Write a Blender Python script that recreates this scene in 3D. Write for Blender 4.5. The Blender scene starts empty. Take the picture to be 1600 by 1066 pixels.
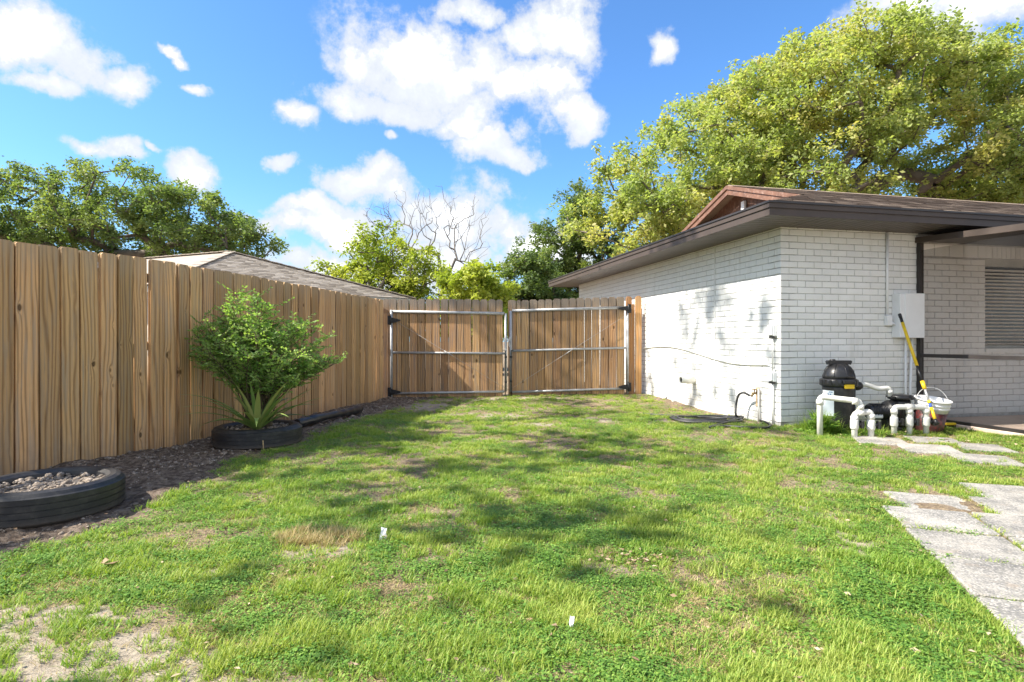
import bpy, math, random
import numpy as np
from mathutils import Vector, Matrix
random.seed(7)
rng = np.random.default_rng(7)
R = math.radians
scene = bpy.context.scene
COL = scene.collection

# ------------------------------------------------------------------ camera
CH = 1.04
FP = 900.0                       # focal length in photo pixels (1600 wide)
cd = bpy.data.cameras.new('camera')
cd.sensor_width = 36.0
cd.lens = 36.0 * FP / 1600.0
cd.clip_start = 0.05
cd.clip_end = 2000
cam = bpy.data.objects.new('camera', cd)
cam.location = (0, 0, CH)
cam.rotation_euler = (R(90), 0, 0)
COL.objects.link(cam)
scene.camera = cam

# ------------------------------------------------------------------ light and exposure
SUN_DIR = Vector((-0.982, -0.19, 0.0)).normalized()
SUN_EL = R(44)
sv = Vector((SUN_DIR.x * math.cos(SUN_EL), SUN_DIR.y * math.cos(SUN_EL), math.sin(SUN_EL)))
ld = bpy.data.lights.new('sun', 'SUN')
ld.energy = 2.0
ld.angle = R(0.53)
ld.color = (1.0, 0.93, 0.82)
sun = bpy.data.objects.new('sun', ld)
sun.rotation_euler = sv.to_track_quat('Z', 'Y').to_euler()
COL.objects.link(sun)
scene.view_settings.view_transform = 'Standard'
scene.view_settings.look = 'None'
scene.view_settings.gamma = 1.0
scene.view_settings.exposure = 2.55
scene.view_settings.use_curve_mapping = False
SKY_STRENGTH = 0.15

def sock(nt, v, inp):
    if isinstance(v, bpy.types.NodeSocket):
        nt.links.new(v, inp)
    elif v is not None:
        inp.default_value = v

class NT:
    """tiny node-building helper"""
    def __init__(s, nt): s.nt = nt
    def n(s, typ, **kw):
        nd = s.nt.nodes.new(typ)
        for k, v in kw.items(): setattr(nd, k, v)
        return nd
    def m(s, op, a, b=None, c=None, clamp=False):
        nd = s.n('ShaderNodeMath', operation=op, use_clamp=clamp)
        sock(s.nt, a, nd.inputs[0]); sock(s.nt, b, nd.inputs[1])
        if c is not None: sock(s.nt, c, nd.inputs[2])
        return nd.outputs[0]
    def v(s, op, a, b=None):
        nd = s.n('ShaderNodeVectorMath', operation=op)
        sock(s.nt, a, nd.inputs[0])
        if b is not None:
            if op == 'SCALE': sock(s.nt, b, nd.inputs['Scale'])
            else: sock(s.nt, b, nd.inputs[1])
        return nd.outputs['Value'] if op in ('LENGTH', 'DISTANCE', 'DOT_PRODUCT') else nd.outputs[0]
    def noise(s, vec, scale, detail=3, rough=0.55, dist=0.0):
        nd = s.n('ShaderNodeTexNoise')
        if vec is not None: s.nt.links.new(vec, nd.inputs['Vector'])
        nd.inputs['Scale'].default_value = scale
        nd.inputs['Detail'].default_value = detail
        nd.inputs['Roughness'].default_value = rough
        nd.inputs['Distortion'].default_value = dist
        return nd.outputs['Fac']
    def vor(s, vec, scale, feature='F1', out='Distance', rand=1.0):
        nd = s.n('ShaderNodeTexVoronoi', feature=feature)
        if vec is not None: s.nt.links.new(vec, nd.inputs['Vector'])
        nd.inputs['Scale'].default_value = scale
        nd.inputs['Randomness'].default_value = rand
        return nd.outputs[out]
    def ramp(s, f, stops):
        nd = s.n('ShaderNodeValToRGB')
        s.nt.links.new(f, nd.inputs[0])
        e = nd.color_ramp.elements
        while len(e) < len(stops): e.new(0.5)
        for i, (p, c) in enumerate(stops):
            e[i].position = p
            e[i].color = (c[0], c[1], c[2], 1) if not isinstance(c, (int, float)) else (c, c, c, 1)
        return nd.outputs[0]
    def mix(s, f, a, b, mode='MIX'):
        nd = s.n('ShaderNodeMix', data_type='RGBA', blend_type=mode)
        sock(s.nt, f, nd.inputs[0])
        for v, i in ((a, 6), (b, 7)):
            if isinstance(v, (tuple, list)) and len(v) == 3: v = (*v, 1)
            sock(s.nt, v, nd.inputs[i])
        return nd.outputs[2]
    def maprange(s, v, a, b, c=0.0, d=1.0, smooth=True):
        nd = s.n('ShaderNodeMapRange', interpolation_type='SMOOTHSTEP' if smooth else 'LINEAR')
        s.nt.links.new(v, nd.inputs[0])
        for i, x in zip((1, 2, 3, 4), (a, b, c, d)): nd.inputs[i].default_value = x
        return nd.outputs[0]
    def sep(s, v):
        nd = s.n('ShaderNodeSeparateXYZ'); s.nt.links.new(v, nd.inputs[0]); return nd.outputs
    def comb(s, x, y, z):
        nd = s.n('ShaderNodeCombineXYZ')
        for i, q in enumerate((x, y, z)): sock(s.nt, q, nd.inputs[i])
        return nd.outputs[0]

def px_dir(px, py):
    return Vector(((px - 800) / FP, 1.0, (533 - py) / FP)).normalized()

# ------------------------------------------------------------------ world: sky with cumulus clouds
world = bpy.data.worlds.new('World')
scene.world = world
world.use_nodes = True
wt = world.node_tree
for nd in list(wt.nodes): wt.nodes.remove(nd)
w = NT(wt)
sky = w.n('ShaderNodeTexSky', sky_type='NISHITA', sun_disc=False)
sky.sun_elevation = SUN_EL
sky.sun_rotation = math.atan2(SUN_DIR.x, SUN_DIR.y)
sky.air_density = 1.0
sky.dust_density = 0.6
sky.ozone_density = 3.0
d = w.v('NORMALIZE', w.n('ShaderNodeTexCoord').outputs['Generated'])
warp = w.n('ShaderNodeTexNoise'); wt.links.new(d, warp.inputs['Vector'])
warp.inputs['Scale'].default_value = 7; warp.inputs['Detail'].default_value = 7
dw = w.v('ADD', d, w.v('SCALE', w.v('SUBTRACT', warp.outputs['Color'], (0.5, 0.5, 0.5)), 0.15))
blobs = [(40, 45, 120, 75), (60, 125, 50, 25), (186, 112, 52, 40), (300, 112, 34, 16), (640, 95, 150, 75), (565, 150, 110, 45),
         (860, 60, 90, 75), (835, 145, 90, 60), (735, 185, 110, 42), (762, 232, 98, 30), (480, 180, 48, 28), (905, 180, 55, 34),
         (720, 15, 90, 30), (1042, 62, 32, 46), (322, 260, 46, 34), (188, 240, 66, 24), (440, 252, 32, 18), (606, 222, 26, 16),
         (575, 300, 130, 36), (470, 325, 60, 26), (545, 365, 100, 26), (735, 370, 125, 46), (380, 330, 40, 18), (1480, 20, 190, 60),
         (470, 410, 60, 26)]
F = None
blobs += [(620, 420, 260, 50), (500, 350, 130, 34), (720, 120, 140, 70), (600, 150, 120, 50), (700, 330, 120, 60), (620, 60, 60, 30), (560, 90, 60, 40), (660, 330, 60, 50), (250, 60, 26, 12), (20, 20, 90, 50), (850, 400, 90, 30), (250, 235, 24, 10)]
for (bx, by, rx, ry) in blobs:
    c = px_dir(bx, by)
    k = 1.0 / math.sqrt(1 + ((bx - 800) / FP) ** 2 + ((533 - by) / FP) ** 2)
    sub = w.v('SUBTRACT', dw, tuple(c))
    sc = w.v('MULTIPLY', sub, (FP / (rx * k), FP / (rx * k), FP / (ry * k)))
    f = w.maprange(w.v('LENGTH', sc), 1.35, 0.1)
    F = f if F is None else w.m('MAXIMUM', F, f)
sx = w.sep(d)
plane = w.v('DIVIDE', d, w.comb(w.m('ADD', sx[2], 0.12), w.m('ADD', sx[2], 0.12), w.m('ADD', sx[2], 0.12)))
behind = w.maprange(sx[1], 0.45, 0.2)              # unseen clouds over the rest of the sky, coverage raised for white fill light
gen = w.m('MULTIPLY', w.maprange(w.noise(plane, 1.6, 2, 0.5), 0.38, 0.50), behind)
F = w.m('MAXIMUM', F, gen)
fb = w.noise(d, 13, 9, 0.58)
fb2 = w.noise(d, 38, 8, 0.68)
det = w.m('ADD', w.m('MULTIPLY', w.m('SUBTRACT', fb, 0.5), 2.5), w.m('MULTIPLY', w.m('SUBTRACT', fb2, 0.5), 2.0))
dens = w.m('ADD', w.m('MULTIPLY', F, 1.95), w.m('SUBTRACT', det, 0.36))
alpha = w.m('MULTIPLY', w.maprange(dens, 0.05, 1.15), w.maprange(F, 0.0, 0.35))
hor = w.maprange(sx[2], 0.26, 0.02)                # pale air towards the horizon
shade = w.maprange(w.noise(w.v('ADD', d, (0.0, 0.0, 0.012)), 8, 6, 0.55), 0.40, 0.60)
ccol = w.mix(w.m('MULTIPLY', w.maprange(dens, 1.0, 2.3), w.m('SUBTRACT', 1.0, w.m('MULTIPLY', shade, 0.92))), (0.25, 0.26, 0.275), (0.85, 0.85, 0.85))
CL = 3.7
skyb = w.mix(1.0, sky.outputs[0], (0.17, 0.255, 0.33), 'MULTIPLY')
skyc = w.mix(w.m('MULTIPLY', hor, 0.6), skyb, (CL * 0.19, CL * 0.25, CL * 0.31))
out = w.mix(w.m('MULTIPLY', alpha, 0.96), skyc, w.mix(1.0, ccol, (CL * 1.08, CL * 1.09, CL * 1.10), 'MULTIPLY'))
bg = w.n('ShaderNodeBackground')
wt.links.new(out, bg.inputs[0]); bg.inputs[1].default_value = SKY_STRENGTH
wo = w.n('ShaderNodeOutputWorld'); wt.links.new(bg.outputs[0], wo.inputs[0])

# ------------------------------------------------------------------ materials
MATS = {}
def newmat(name):
    m = bpy.data.materials.new(name); m.use_nodes = True
    nt = m.node_tree
    for nd in list(nt.nodes): nt.nodes.remove(nd)
    h = NT(nt)
    b = h.n('ShaderNodeBsdfPrincipled'); o = h.n('ShaderNodeOutputMaterial')
    nt.links.new(b.outputs[0], o.inputs[0])
    MATS[name] = m
    return m, h, b, o
def bump(h, b, height, strength=0.4, dist=0.01):
    nd = h.n('ShaderNodeBump'); nd.inputs['Strength'].default_value = strength; nd.inputs['Distance'].default_value = dist
    h.nt.links.new(height, nd.inputs['Height']); h.nt.links.new(nd.outputs[0], b.inputs['Normal'])
def simple(name, col, rough=0.6, metal=0.0, var=0.15, scale=6.0, bscale=60.0, bstr=0.15, dirt=None, dirtamt=0.3, rnd=0.0, spec=0.5):
    m, h, b, o = newmat(name)
    tc = h.n('ShaderNodeTexCoord').outputs['Object']
    geo = h.n('ShaderNodeNewGeometry').outputs['Position']
    n1 = h.noise(geo, scale, 5, 0.6)
    f = h.maprange(n1, 0.3, 0.7, 1 - var, 1 + var, False)
    c = h.mix(1.0, (*col, 1), h.comb(f, f, f), 'MULTIPLY')
    if dirt:
        n2 = h.noise(geo, scale * 2.7, 6, 0.65)
        c = h.mix(h.m('MULTIPLY', h.maprange(n2, 0.5, 0.68), dirtamt), c, (*dirt, 1))
    if rnd:
        r = h.n('ShaderNodeObjectInfo').outputs['Random']
        f2 = h.maprange(r, 0, 1, 1 - rnd, 1 + rnd, False)
        c = h.mix(1.0, c, h.comb(f2, f2, f2), 'MULTIPLY')
    h.nt.links.new(c, b.inputs['Base Color'])
    b.inputs['Roughness'].default_value = rough; b.inputs['Metallic'].default_value = metal
    b.inputs['Specular IOR Level'].default_value = spec
    if bstr: bump(h, b, h.noise(geo, bscale, 4, 0.6), bstr, 0.004)
    return m

def wood_mat(name, light, dark, grey, greyamt, zgrey0, zgrey1):
    m, h, b, o = newmat(name)
    tc = h.n('ShaderNodeTexCoord').outputs['Object']
    oi = h.n('ShaderNodeObjectInfo').outputs['Random']
    off = h.comb(h.m('MULTIPLY', oi, 37.0), h.m('MULTIPLY', oi, 11.0), h.m('MULTIPLY', oi, 91.0))
    p = h.v('ADD', tc, off)
    # knots
    kp = h.v('MULTIPLY', p, (8.0, 0.0, 3.6))
    kd = h.vor(kp, 1.0)
    kc = h.sep(h.vor(kp, 1.0, out='Color'))
    keep = h.m('GREATER_THAN', kc[0], 0.33)
    rad = h.m('MULTIPLY_ADD', kc[1], 0.075, 0.06)
    kf = h.m('DIVIDE', kd, rad)
    knot = h.m('MULTIPLY', h.maprange(kf, 1.15, 0.55), keep)
    swirl = h.m('MULTIPLY', h.m('DIVIDE', 1.0, h.m('ADD', h.m('MULTIPLY', kf, kf), 0.6)), keep)
    low = h.noise(h.v('MULTIPLY', p, (6.0, 5.0, 0.55)), 1.0, 2, 0.5)
    q = h.sep(p)
    ring = h.m('SINE', h.m('ADD', h.m('ADD', h.m('MULTIPLY', q[0], 190.0), h.m('MULTIPLY', low, 30.0)), h.m('MULTIPLY', swirl, 9.0)))
    ringc = h.m('POWER', h.maprange(ring, -0.9, 1.0, 0, 1, False), 2.2)
    fine = h.noise(h.v('MULTIPLY', p, (260.0, 60.0, 5.0)), 1.0, 3, 0.7)
    med = h.noise(h.v('MULTIPLY', p, (45.0, 20.0, 2.0)), 1.0, 3, 0.6)
    c = h.mix(h.m('MULTIPLY', ringc, 0.72), (*light, 1), (*dark, 1))
    c = h.mix(h.maprange(fine, 0.5, 0.75, 0.0, 0.45), c, tuple(x * 0.6 for x in dark))
    c = h.mix(h.maprange(med, 0.42, 0.7, 0.0, 0.7), c, tuple(x * 1.0 for x in grey))
    ra = h.maprange(oi, 0, 1, 0.62, 1.18, False)
    c = h.mix(1.0, c, h.comb(ra, h.m('MULTIPLY', ra, h.maprange(h.m('FRACT', h.m('MULTIPLY', oi, 7.3)), 0, 1, 0.94, 1.02, False)), ra), 'MULTIPLY')
    c = h.mix(h.m('MULTIPLY', knot, 0.85), c, tuple(x * 0.28 for x in dark))
    # weathered grey towards the top ends and here and there
    g = h.sep(h.n('ShaderNodeNewGeometry').outputs['Position'])
    wz = h.maprange(h.m('ADD', g[2], h.m('MULTIPLY', med, 0.25)), zgrey0, zgrey1)
    c = h.mix(h.m('MULTIPLY', wz, greyamt), c, (*grey, 1))
    spl = h.maprange(h.m('ADD', g[2], h.m('MULTIPLY', h.noise(p, 9, 4), 0.5)), 0.55, 0.12)
    c = h.mix(h.m('MULTIPLY', spl, 0.4), c, (0.16, 0.12, 0.09, 1))      # soil splash near the foot
    h.nt.links.new(c, b.inputs['Base Color'])
    b.inputs['Roughness'].default_value = 0.82
    b.inputs['Specular IOR Level'].default_value = 0.25
    hh = h.m('ADD', h.m('MULTIPLY', fine, 0.6), h.m('MULTIPLY', ringc, -0.35))
    bump(h, b, hh, 0.8, 0.003)
    return m

wood_mat('fence_wood', (0.66, 0.405, 0.175), (0.24, 0.12, 0.045), (0.41, 0.315, 0.205), 0.45, 1.65, 1.95)
wood_mat('gate_wood', (0.54, 0.33, 0.155), (0.25, 0.13, 0.055), (0.24, 0.205, 0.17), 0.85, 1.56, 1.9)
wood_mat('post_wood', (0.62, 0.33, 0.13), (0.42, 0.2, 0.07), (0.42, 0.30, 0.20), 0.3, 1.7, 2.0)

def brick_paint():
    m, h, b, o = newmat('white_brick_paint')
    g = h.n('ShaderNodeNewGeometry').outputs['Position']
    oi = h.n('ShaderNodeObjectInfo').outputs['Random']
    n = h.noise(g, 3.0, 5, 0.6); n2 = h.noise(g, 45.0, 4, 0.7); n3 = h.noise(g, 14.0, 4, 0.6)
    c = h.ramp(n, [(0.3, (0.78, 0.785, 0.76)), (0.7, (0.85, 0.855, 0.84))])
    c = h.mix(h.maprange(n2, 0.56, 0.74, 0, 0.28), c, (0.50, 0.49, 0.45, 1))
    z = h.sep(g)[2]
    st_ = h.noise(h.v('MULTIPLY', g, (9.0, 9.0, 0.7)), 1.0, 4, 0.6)
    c = h.mix(h.maprange(st_, 0.55, 0.75, 0, 0.35), c, (0.58, 0.57, 0.52, 1))
    foot = h.maprange(h.m('ADD', z, h.m('MULTIPLY', n3, 0.28)), 0.36, 0.12)
    c = h.mix(h.m('MULTIPLY', foot, 0.38), c, (0.42, 0.37, 0.30, 1))
    ra = h.maprange(oi, 0, 1, 0.95, 1.04, False)
    c = h.mix(1.0, c, h.comb(ra, ra, ra), 'MULTIPLY')
    h.nt.links.new(c, b.inputs['Base Color'])
    b.inputs['Roughness'].default_value = 0.55
    bump(h, b, h.m('ADD', n2, h.m('MULTIPLY', h.noise(g, 120, 3), 0.5)), 0.55, 0.006)
brick_paint()
simple('mortar_shade_paint', (0.47, 0.465, 0.45), 0.8, bstr=0.4, dirt=(0.2, 0.19, 0.17), dirtamt=0.6, scale=9)  # white mortar toned darker, the shade in the joints put into its colour
simple('dark_trim', (0.033, 0.028, 0.027), 0.5, var=0.12, bstr=0.05)
simple('fascia_metal', (0.07, 0.054, 0.046), 0.55, spec=0.3, var=0.12, bstr=0.05, scale=3)
simple('soffit_brown', (0.105, 0.087, 0.078), 0.5, var=0.1, bstr=0.05)
simple('redwood_paint', (0.15, 0.075, 0.048), 0.6, var=0.25, scale=5, dirt=(0.34, 0.24, 0.2), dirtamt=0.5)
simple('galvanised', (0.40, 0.41, 0.42), 0.5, 0.35, var=0.2, scale=14, bstr=0.1, dirt=(0.3, 0.28, 0.26), dirtamt=0.4)
simple('black_iron', (0.02, 0.02, 0.022), 0.4, 0.3, bstr=0.1)
simple('black_plastic', (0.018, 0.018, 0.02), 0.35, var=0.25, bstr=0.06, dirt=(0.09, 0.085, 0.08), dirtamt=0.35)
simple('pvc_white', (0.72, 0.71, 0.66), 0.35, var=0.06, bstr=0.0, dirt=(0.45, 0.42, 0.34), dirtamt=0.35, scale=10)
simple('pvc_joint', (0.62, 0.62, 0.6), 0.35, var=0.06, bstr=0.0)
simple('bucket_white', (0.72, 0.72, 0.72), 0.35, bstr=0.0, dirt=(0.35, 0.32, 0.28), dirtamt=0.3)
simple('bucket_dark', (0.09, 0.035, 0.035), 0.4, var=0.4, bstr=0.0, dirt=(0.30, 0.03, 0.03), dirtamt=0.9, scale=12)
simple('yellow_plastic', (0.78, 0.52, 0.02), 0.4, bstr=0.0)
simple('blue_plastic', (0.03, 0.10, 0.45), 0.4, bstr=0.0)
simple('panel_white', (0.80, 0.81, 0.82), 0.4, var=0.04, bstr=0.02)
simple('cable_paint', (0.68, 0.68, 0.65), 0.5, var=0.1, bstr=0.0)
simple('rust_tan', (0.55, 0.40, 0.24), 0.7, var=0.35, scale=30, dirt=(0.3, 0.12, 0.03), dirtamt=0.8)
simple('brass', (0.28, 0.2, 0.1), 0.5, 0.6, dirt=(0.2, 0.22, 0.16), dirtamt=0.6)
simple('label_white', (0.72, 0.78, 0.82), 0.4, var=0.03, bstr=0.0)
simple('label_blue', (0.02, 0.12, 0.32), 0.4, bstr=0.0)
simple('rubber_hose', (0.025, 0.026, 0.028), 0.5, dirt=(0.12, 0.11, 0.09), dirtamt=0.5, scale=15)
simple('patio_concrete', (0.68, 0.53, 0.43), 0.85, var=0.12, scale=2.5, bstr=0.3, bscale=90)
simple('glass_dark', (0.02, 0.025, 0.025), 0.05, bstr=0.0)
simple('blind_slat', (0.8, 0.79, 0.74), 0.5, bstr=0.0, var=0.08)
simple('window_frame_paint', (0.42, 0.42, 0.38), 0.5, bstr=0.0)
simple('rock', (0.46, 0.42, 0.38), 0.9, var=0.5, scale=25, bstr=0.4, bscale=120)
simple('debris_wood', (0.19, 0.12, 0.075), 0.9, var=0.5, scale=30)
simple('paper_scrap', (0.78, 0.78, 0.78), 0.6, bstr=0.0, var=0.03)
simple('concrete_block', (0.62, 0.60, 0.56), 0.9, var=0.15, scale=14, bstr=0.4)
simple('neighbour_wall', (0.5, 0.45, 0.38), 0.8)

def tire_mat():
    m, h, b, o = newmat('tire_rubber')
    g = h.n('ShaderNodeNewGeometry').outputs['Position']
    n = h.noise(g, 12, 5, 0.65); n2 = h.noise(g, 55, 4, 0.6)
    c = h.mix(h.maprange(n, 0.45, 0.7, 0, 0.6), (0.016, 0.016, 0.018, 1), (0.06, 0.055, 0.05, 1))
    z = h.sep(g)[2]
    c = h.mix(h.m('MULTIPLY', h.maprange(h.m('ADD', z, h.m('MULTIPLY', n, 0.1)), 0.12, 0.04), 0.55), c, (0.16, 0.13, 0.10, 1))
    h.nt.links.new(c, b.inputs['Base Color']); b.inputs['Roughness'].default_value = 0.5
    bump(h, b, n2, 0.25, 0.004)
tire_mat()

def tint_mat(name, c0, c1, c2, trans=0.35, rough=0.55, posnoise=0.0, pscale=0.5):
    """leaf material: colour by the per-leaf 'tint' attribute, with light passing through the leaf"""
    m, h, b, o = newmat(name)
    a = h.n('ShaderNodeAttribute', attribute_name='tint').outputs['Fac']
    if posnoise:
        g = h.n('ShaderNodeNewGeometry').outputs['Position']
        a = h.m('ADD', a, h.m('MULTIPLY', h.m('SUBTRACT', h.noise(g, pscale, 3, 0.5), 0.5), posnoise), clamp=True)
    c = h.ramp(a, [(0.0, c0), (0.5, c1), (1.0, c2)])
    h.nt.links.new(c, b.inputs['Base Color']); b.inputs['Roughness'].default_value = rough
    b.inputs['Specular IOR Level'].default_value = 0.35
    t = h.n('ShaderNodeBsdfTranslucent')
    h.nt.links.new(h.mix(1.0, c, (1.25, 1.35, 0.6, 1), 'MULTIPLY'), t.inputs[0])
    mx = h.n('ShaderNodeMixShader'); mx.inputs[0].default_value = trans
    h.nt.links.new(b.outputs[0], mx.inputs[1]); h.nt.links.new(t.outputs[0], mx.inputs[2])
    h.nt.links.new(mx.outputs[0], o.inputs[0])
    return m
tint_mat('leaf_big_oak', (0.22, 0.29, 0.11), (0.36, 0.41, 0.15), (0.53, 0.47, 0.19), 0.52, posnoise=1.1, pscale=0.28)
tint_mat('leaf_left_oak', (0.10, 0.155, 0.06), (0.175, 0.24, 0.08), (0.30, 0.34, 0.11), 0.45, posnoise=0.7, pscale=0.4)
tint_mat('leaf_light', (0.17, 0.24, 0.035), (0.32, 0.38, 0.05), (0.45, 0.45, 0.08), 0.42, posnoise=0.6)
tint_mat('leaf_yellow', (0.22, 0.30, 0.035), (0.36, 0.42, 0.06), (0.48, 0.47, 0.11), 0.42, posnoise=0.5)
tint_mat('leaf_dark', (0.08, 0.125, 0.045), (0.14, 0.20, 0.065), (0.24, 0.27, 0.09), 0.42, posnoise=0.6)
tint_mat('leaf_bush', (0.15, 0.27, 0.07), (0.28, 0.42, 0.12), (0.46, 0.56, 0.21), 0.5)
tint_mat('leaf_agave', (0.12, 0.22, 0.06), (0.24, 0.34, 0.09), (0.48, 0.47, 0.17), 0.15, 0.4)
tint_mat('leaf_agave_dry', (0.36, 0.25, 0.12), (0.42, 0.3, 0.15), (0.46, 0.33, 0.18), 0.1, 0.7)
tint_mat('grass_blade', (0.08, 0.19, 0.025), (0.19, 0.33, 0.04), (0.42, 0.46, 0.11), 0.40, 0.5, posnoise=0.9, pscale=1.3)
tint_mat('grass_dry', (0.26, 0.19, 0.09), (0.42, 0.33, 0.16), (0.55, 0.45, 0.25), 0.25, 0.7)
tint_mat('weed_leaf', (0.09, 0.20, 0.035), (0.17, 0.31, 0.05), (0.30, 0.42, 0.09), 0.35, 0.5, posnoise=0.6, pscale=1.6)
tint_mat('fallen_leaf', (0.13, 0.08, 0.045), (0.28, 0.19, 0.11), (0.48, 0.38, 0.26), 0.1, 0.7)
simple('bark', (0.13, 0.105, 0.085), 0.9, var=0.35, scale=4, bstr=0.5, bscale=25)
simple('bark_pale', (0.17, 0.15, 0.135), 0.9, var=0.3, scale=4, bstr=0.3, bscale=25)
simple('stem_brown', (0.12, 0.09, 0.05), 0.8, var=0.3)

def shingle_mat(name, c0, c1, c2):
    m, h, b, o = newmat(name)
    g = h.n('ShaderNodeNewGeometry').outputs['Position']
    a = h.n('ShaderNodeAttribute', attribute_name='tint').outputs['Fac']
    a = h.m('ADD', a, h.m('MULTIPLY', h.m('SUBTRACT', h.noise(g, 2.2, 6, 0.7), 0.5), 0.9), clamp=True)
    c = h.ramp(a, [(0.0, c0), (0.5, c1), (1.0, c2)])
    c = h.mix(h.maprange(h.noise(g, 160, 3, 0.7), 0.45, 0.7, 0, 0.35), c, tuple(x * 0.45 for x in c0))
    h.nt.links.new(c, b.inputs['Base Color']); b.inputs['Roughness'].default_value = 0.95
    bump(h, b, h.noise(g, 130, 3, 0.7), 0.5, 0.005)
shingle_mat('shingle_brown', (0.10, 0.07, 0.05), (0.25, 0.185, 0.135), (0.42, 0.33, 0.25))
shingle_mat('shingle_pale', (0.20, 0.165, 0.13), (0.34, 0.29, 0.235), (0.46, 0.40, 0.335))

def paver_mat():
    m, h, b, o = newmat('aggregate_paver')
    g = h.n('ShaderNodeNewGeometry').outputs['Position']
    oi = h.n('ShaderNodeObjectInfo').outputs['Random']
    n = h.noise(g, 4.0, 5, 0.6)
    peb = h.vor(g, 115.0, out='Distance'); pc = h.sep(h.vor(g, 115.0, out='Color'))
    c = h.mix(h.maprange(n, 0.35, 0.65, 0, 1), (0.20, 0.192, 0.172, 1), (0.37, 0.348, 0.305, 1))
    darkp = h.m('MULTIPLY', h.maprange(h.m('ADD', pc[0], h.m('MULTIPLY', n, 0.8)), 1.02, 0.80), h.maprange(peb, 0.62, 0.4))
    c = h.mix(h.m('MULTIPLY', darkp, 0.55), c, (0.11, 0.11, 0.12, 1))
    c = h.mix(h.m('MULTIPLY', h.m('GREATER_THAN', pc[1], 0.8), 0.6), c, (0.46, 0.43, 0.39, 1))
    ra = h.maprange(oi, 0, 1, 0.88, 1.08, False)
    c = h.mix(1.0, c, h.comb(ra, ra, ra), 'MULTIPLY')
    n3 = h.noise(g, 7.0, 5, 0.6)
    c = h.mix(h.maprange(n3, 0.58, 0.72, 0, 0.6), c, (0.30, 0.24, 0.18, 1))
    h.nt.links.new(c, b.inputs['Base Color']); b.inputs['Roughness'].default_value = 0.85
    bump(h, b, h.m('SUBTRACT', 1.0, peb), 0.5, 0.006)
paver_mat()

def ground_mat():
    m, h, b, o = newmat('ground_soil')
    g = h.n('ShaderNodeNewGeometry').outputs['Position']
    bed = h.n('ShaderNodeAttribute', attribute_name='bed').outputs['Fac']
    sand = h.n('ShaderNodeAttribute', attribute_name='sand').outputs['Fac']
    n = h.noise(g, 3.0, 6, 0.62); nf = h.noise(g, 70, 5, 0.7); nm = h.noise(g, 22, 5, 0.65)
    soil = h.mix(h.maprange(n, 0.35, 0.65), (0.17, 0.125, 0.085, 1), (0.27, 0.21, 0.15, 1))
    lit = h.vor(h.v('MULTIPLY', g, (1.0, 1.6, 1.0)), 55, out='Color')
    soil = h.mix(h.m('MULTIPLY', h.m('GREATER_THAN', h.sep(lit)[0], 0.62), 0.7), soil, (0.36, 0.28, 0.17, 1))
    soil = h.mix(h.m('MULTIPLY', h.m('GREATER_THAN', h.sep(lit)[1], 0.72), 0.5), soil, (0.08, 0.06, 0.04, 1))
    sandc = h.mix(h.maprange(nm, 0.35, 0.65), (0.27, 0.225, 0.17, 1), (0.40, 0.345, 0.27, 1))
    soil = h.mix(sand, soil, sandc)
    bedc = h.mix(h.maprange(nm, 0.38, 0.66), (0.08, 0.058, 0.043, 1), (0.22, 0.172, 0.132, 1))
    c = h.mix(bed, soil, bedc)
    c = h.mix(h.maprange(nf, 0.5, 0.72, 0, 0.45), c, (0.07, 0.055, 0.04, 1))
    h.nt.links.new(c, b.inputs['Base Color']); b.inputs['Roughness'].default_value = 0.95
    b.inputs['Specular IOR Level'].default_value = 0.15
    bump(h, b, h.m('ADD', nm, h.m('MULTIPLY', nf, 0.6)), 0.9, 0.02)
ground_mat()

def screen_mat():
    m, h, b, o = newmat('insect_screen')
    b.inputs['Base Color'].default_value = (0.02, 0.02, 0.022, 1); b.inputs['Roughness'].default_value = 0.7
    t = h.n('ShaderNodeBsdfTransparent'); mx = h.n('ShaderNodeMixShader'); mx.inputs[0].default_value = 0.2
    h.nt.links.new(t.outputs[0], mx.inputs[1]); h.nt.links.new(b.outputs[0], mx.inputs[2]); h.nt.links.new(mx.outputs[0], o.inputs[0])
screen_mat()

# ------------------------------------------------------------------ numpy noise (height and density fields)
def _hash(ix, iy, seed):
    n = (ix * 374761393 + iy * 668265263 + seed * 974634777) & 0xffffffff
    n = ((n ^ (n >> 13)) * 1274126177) & 0xffffffff
    return ((n ^ (n >> 16)) & 0xffff) / 65535.0
def vnoise(x, y, seed=0):
    x = np.asarray(x, float); y = np.asarray(y, float)
    ix = np.floor(x).astype(np.int64); iy = np.floor(y).astype(np.int64)
    fx = x - ix; fy = y - iy; fx = fx * fx * (3 - 2 * fx); fy = fy * fy * (3 - 2 * fy)
    a = _hash(ix, iy, seed); b = _hash(ix + 1, iy, seed); c = _hash(ix, iy + 1, seed); d_ = _hash(ix + 1, iy + 1, seed)
    return (a * (1 - fx) + b * fx) * (1 - fy) + (c * (1 - fx) + d_ * fx) * fy
def fbm(x, y, seed=0, o=4):
    s = 0; a = 0.5; t = 0
    for i in range(o):
        s = s + a * vnoise(x * 2 ** i, y * 2 ** i, seed + i * 17); t += a; a *= 0.5
    return s / t
def smooth(a, b, x):
    t = np.clip((np.asarray(x, float) - a) / (b - a), 0, 1); return t * t * (3 - 2 * t)

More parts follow.
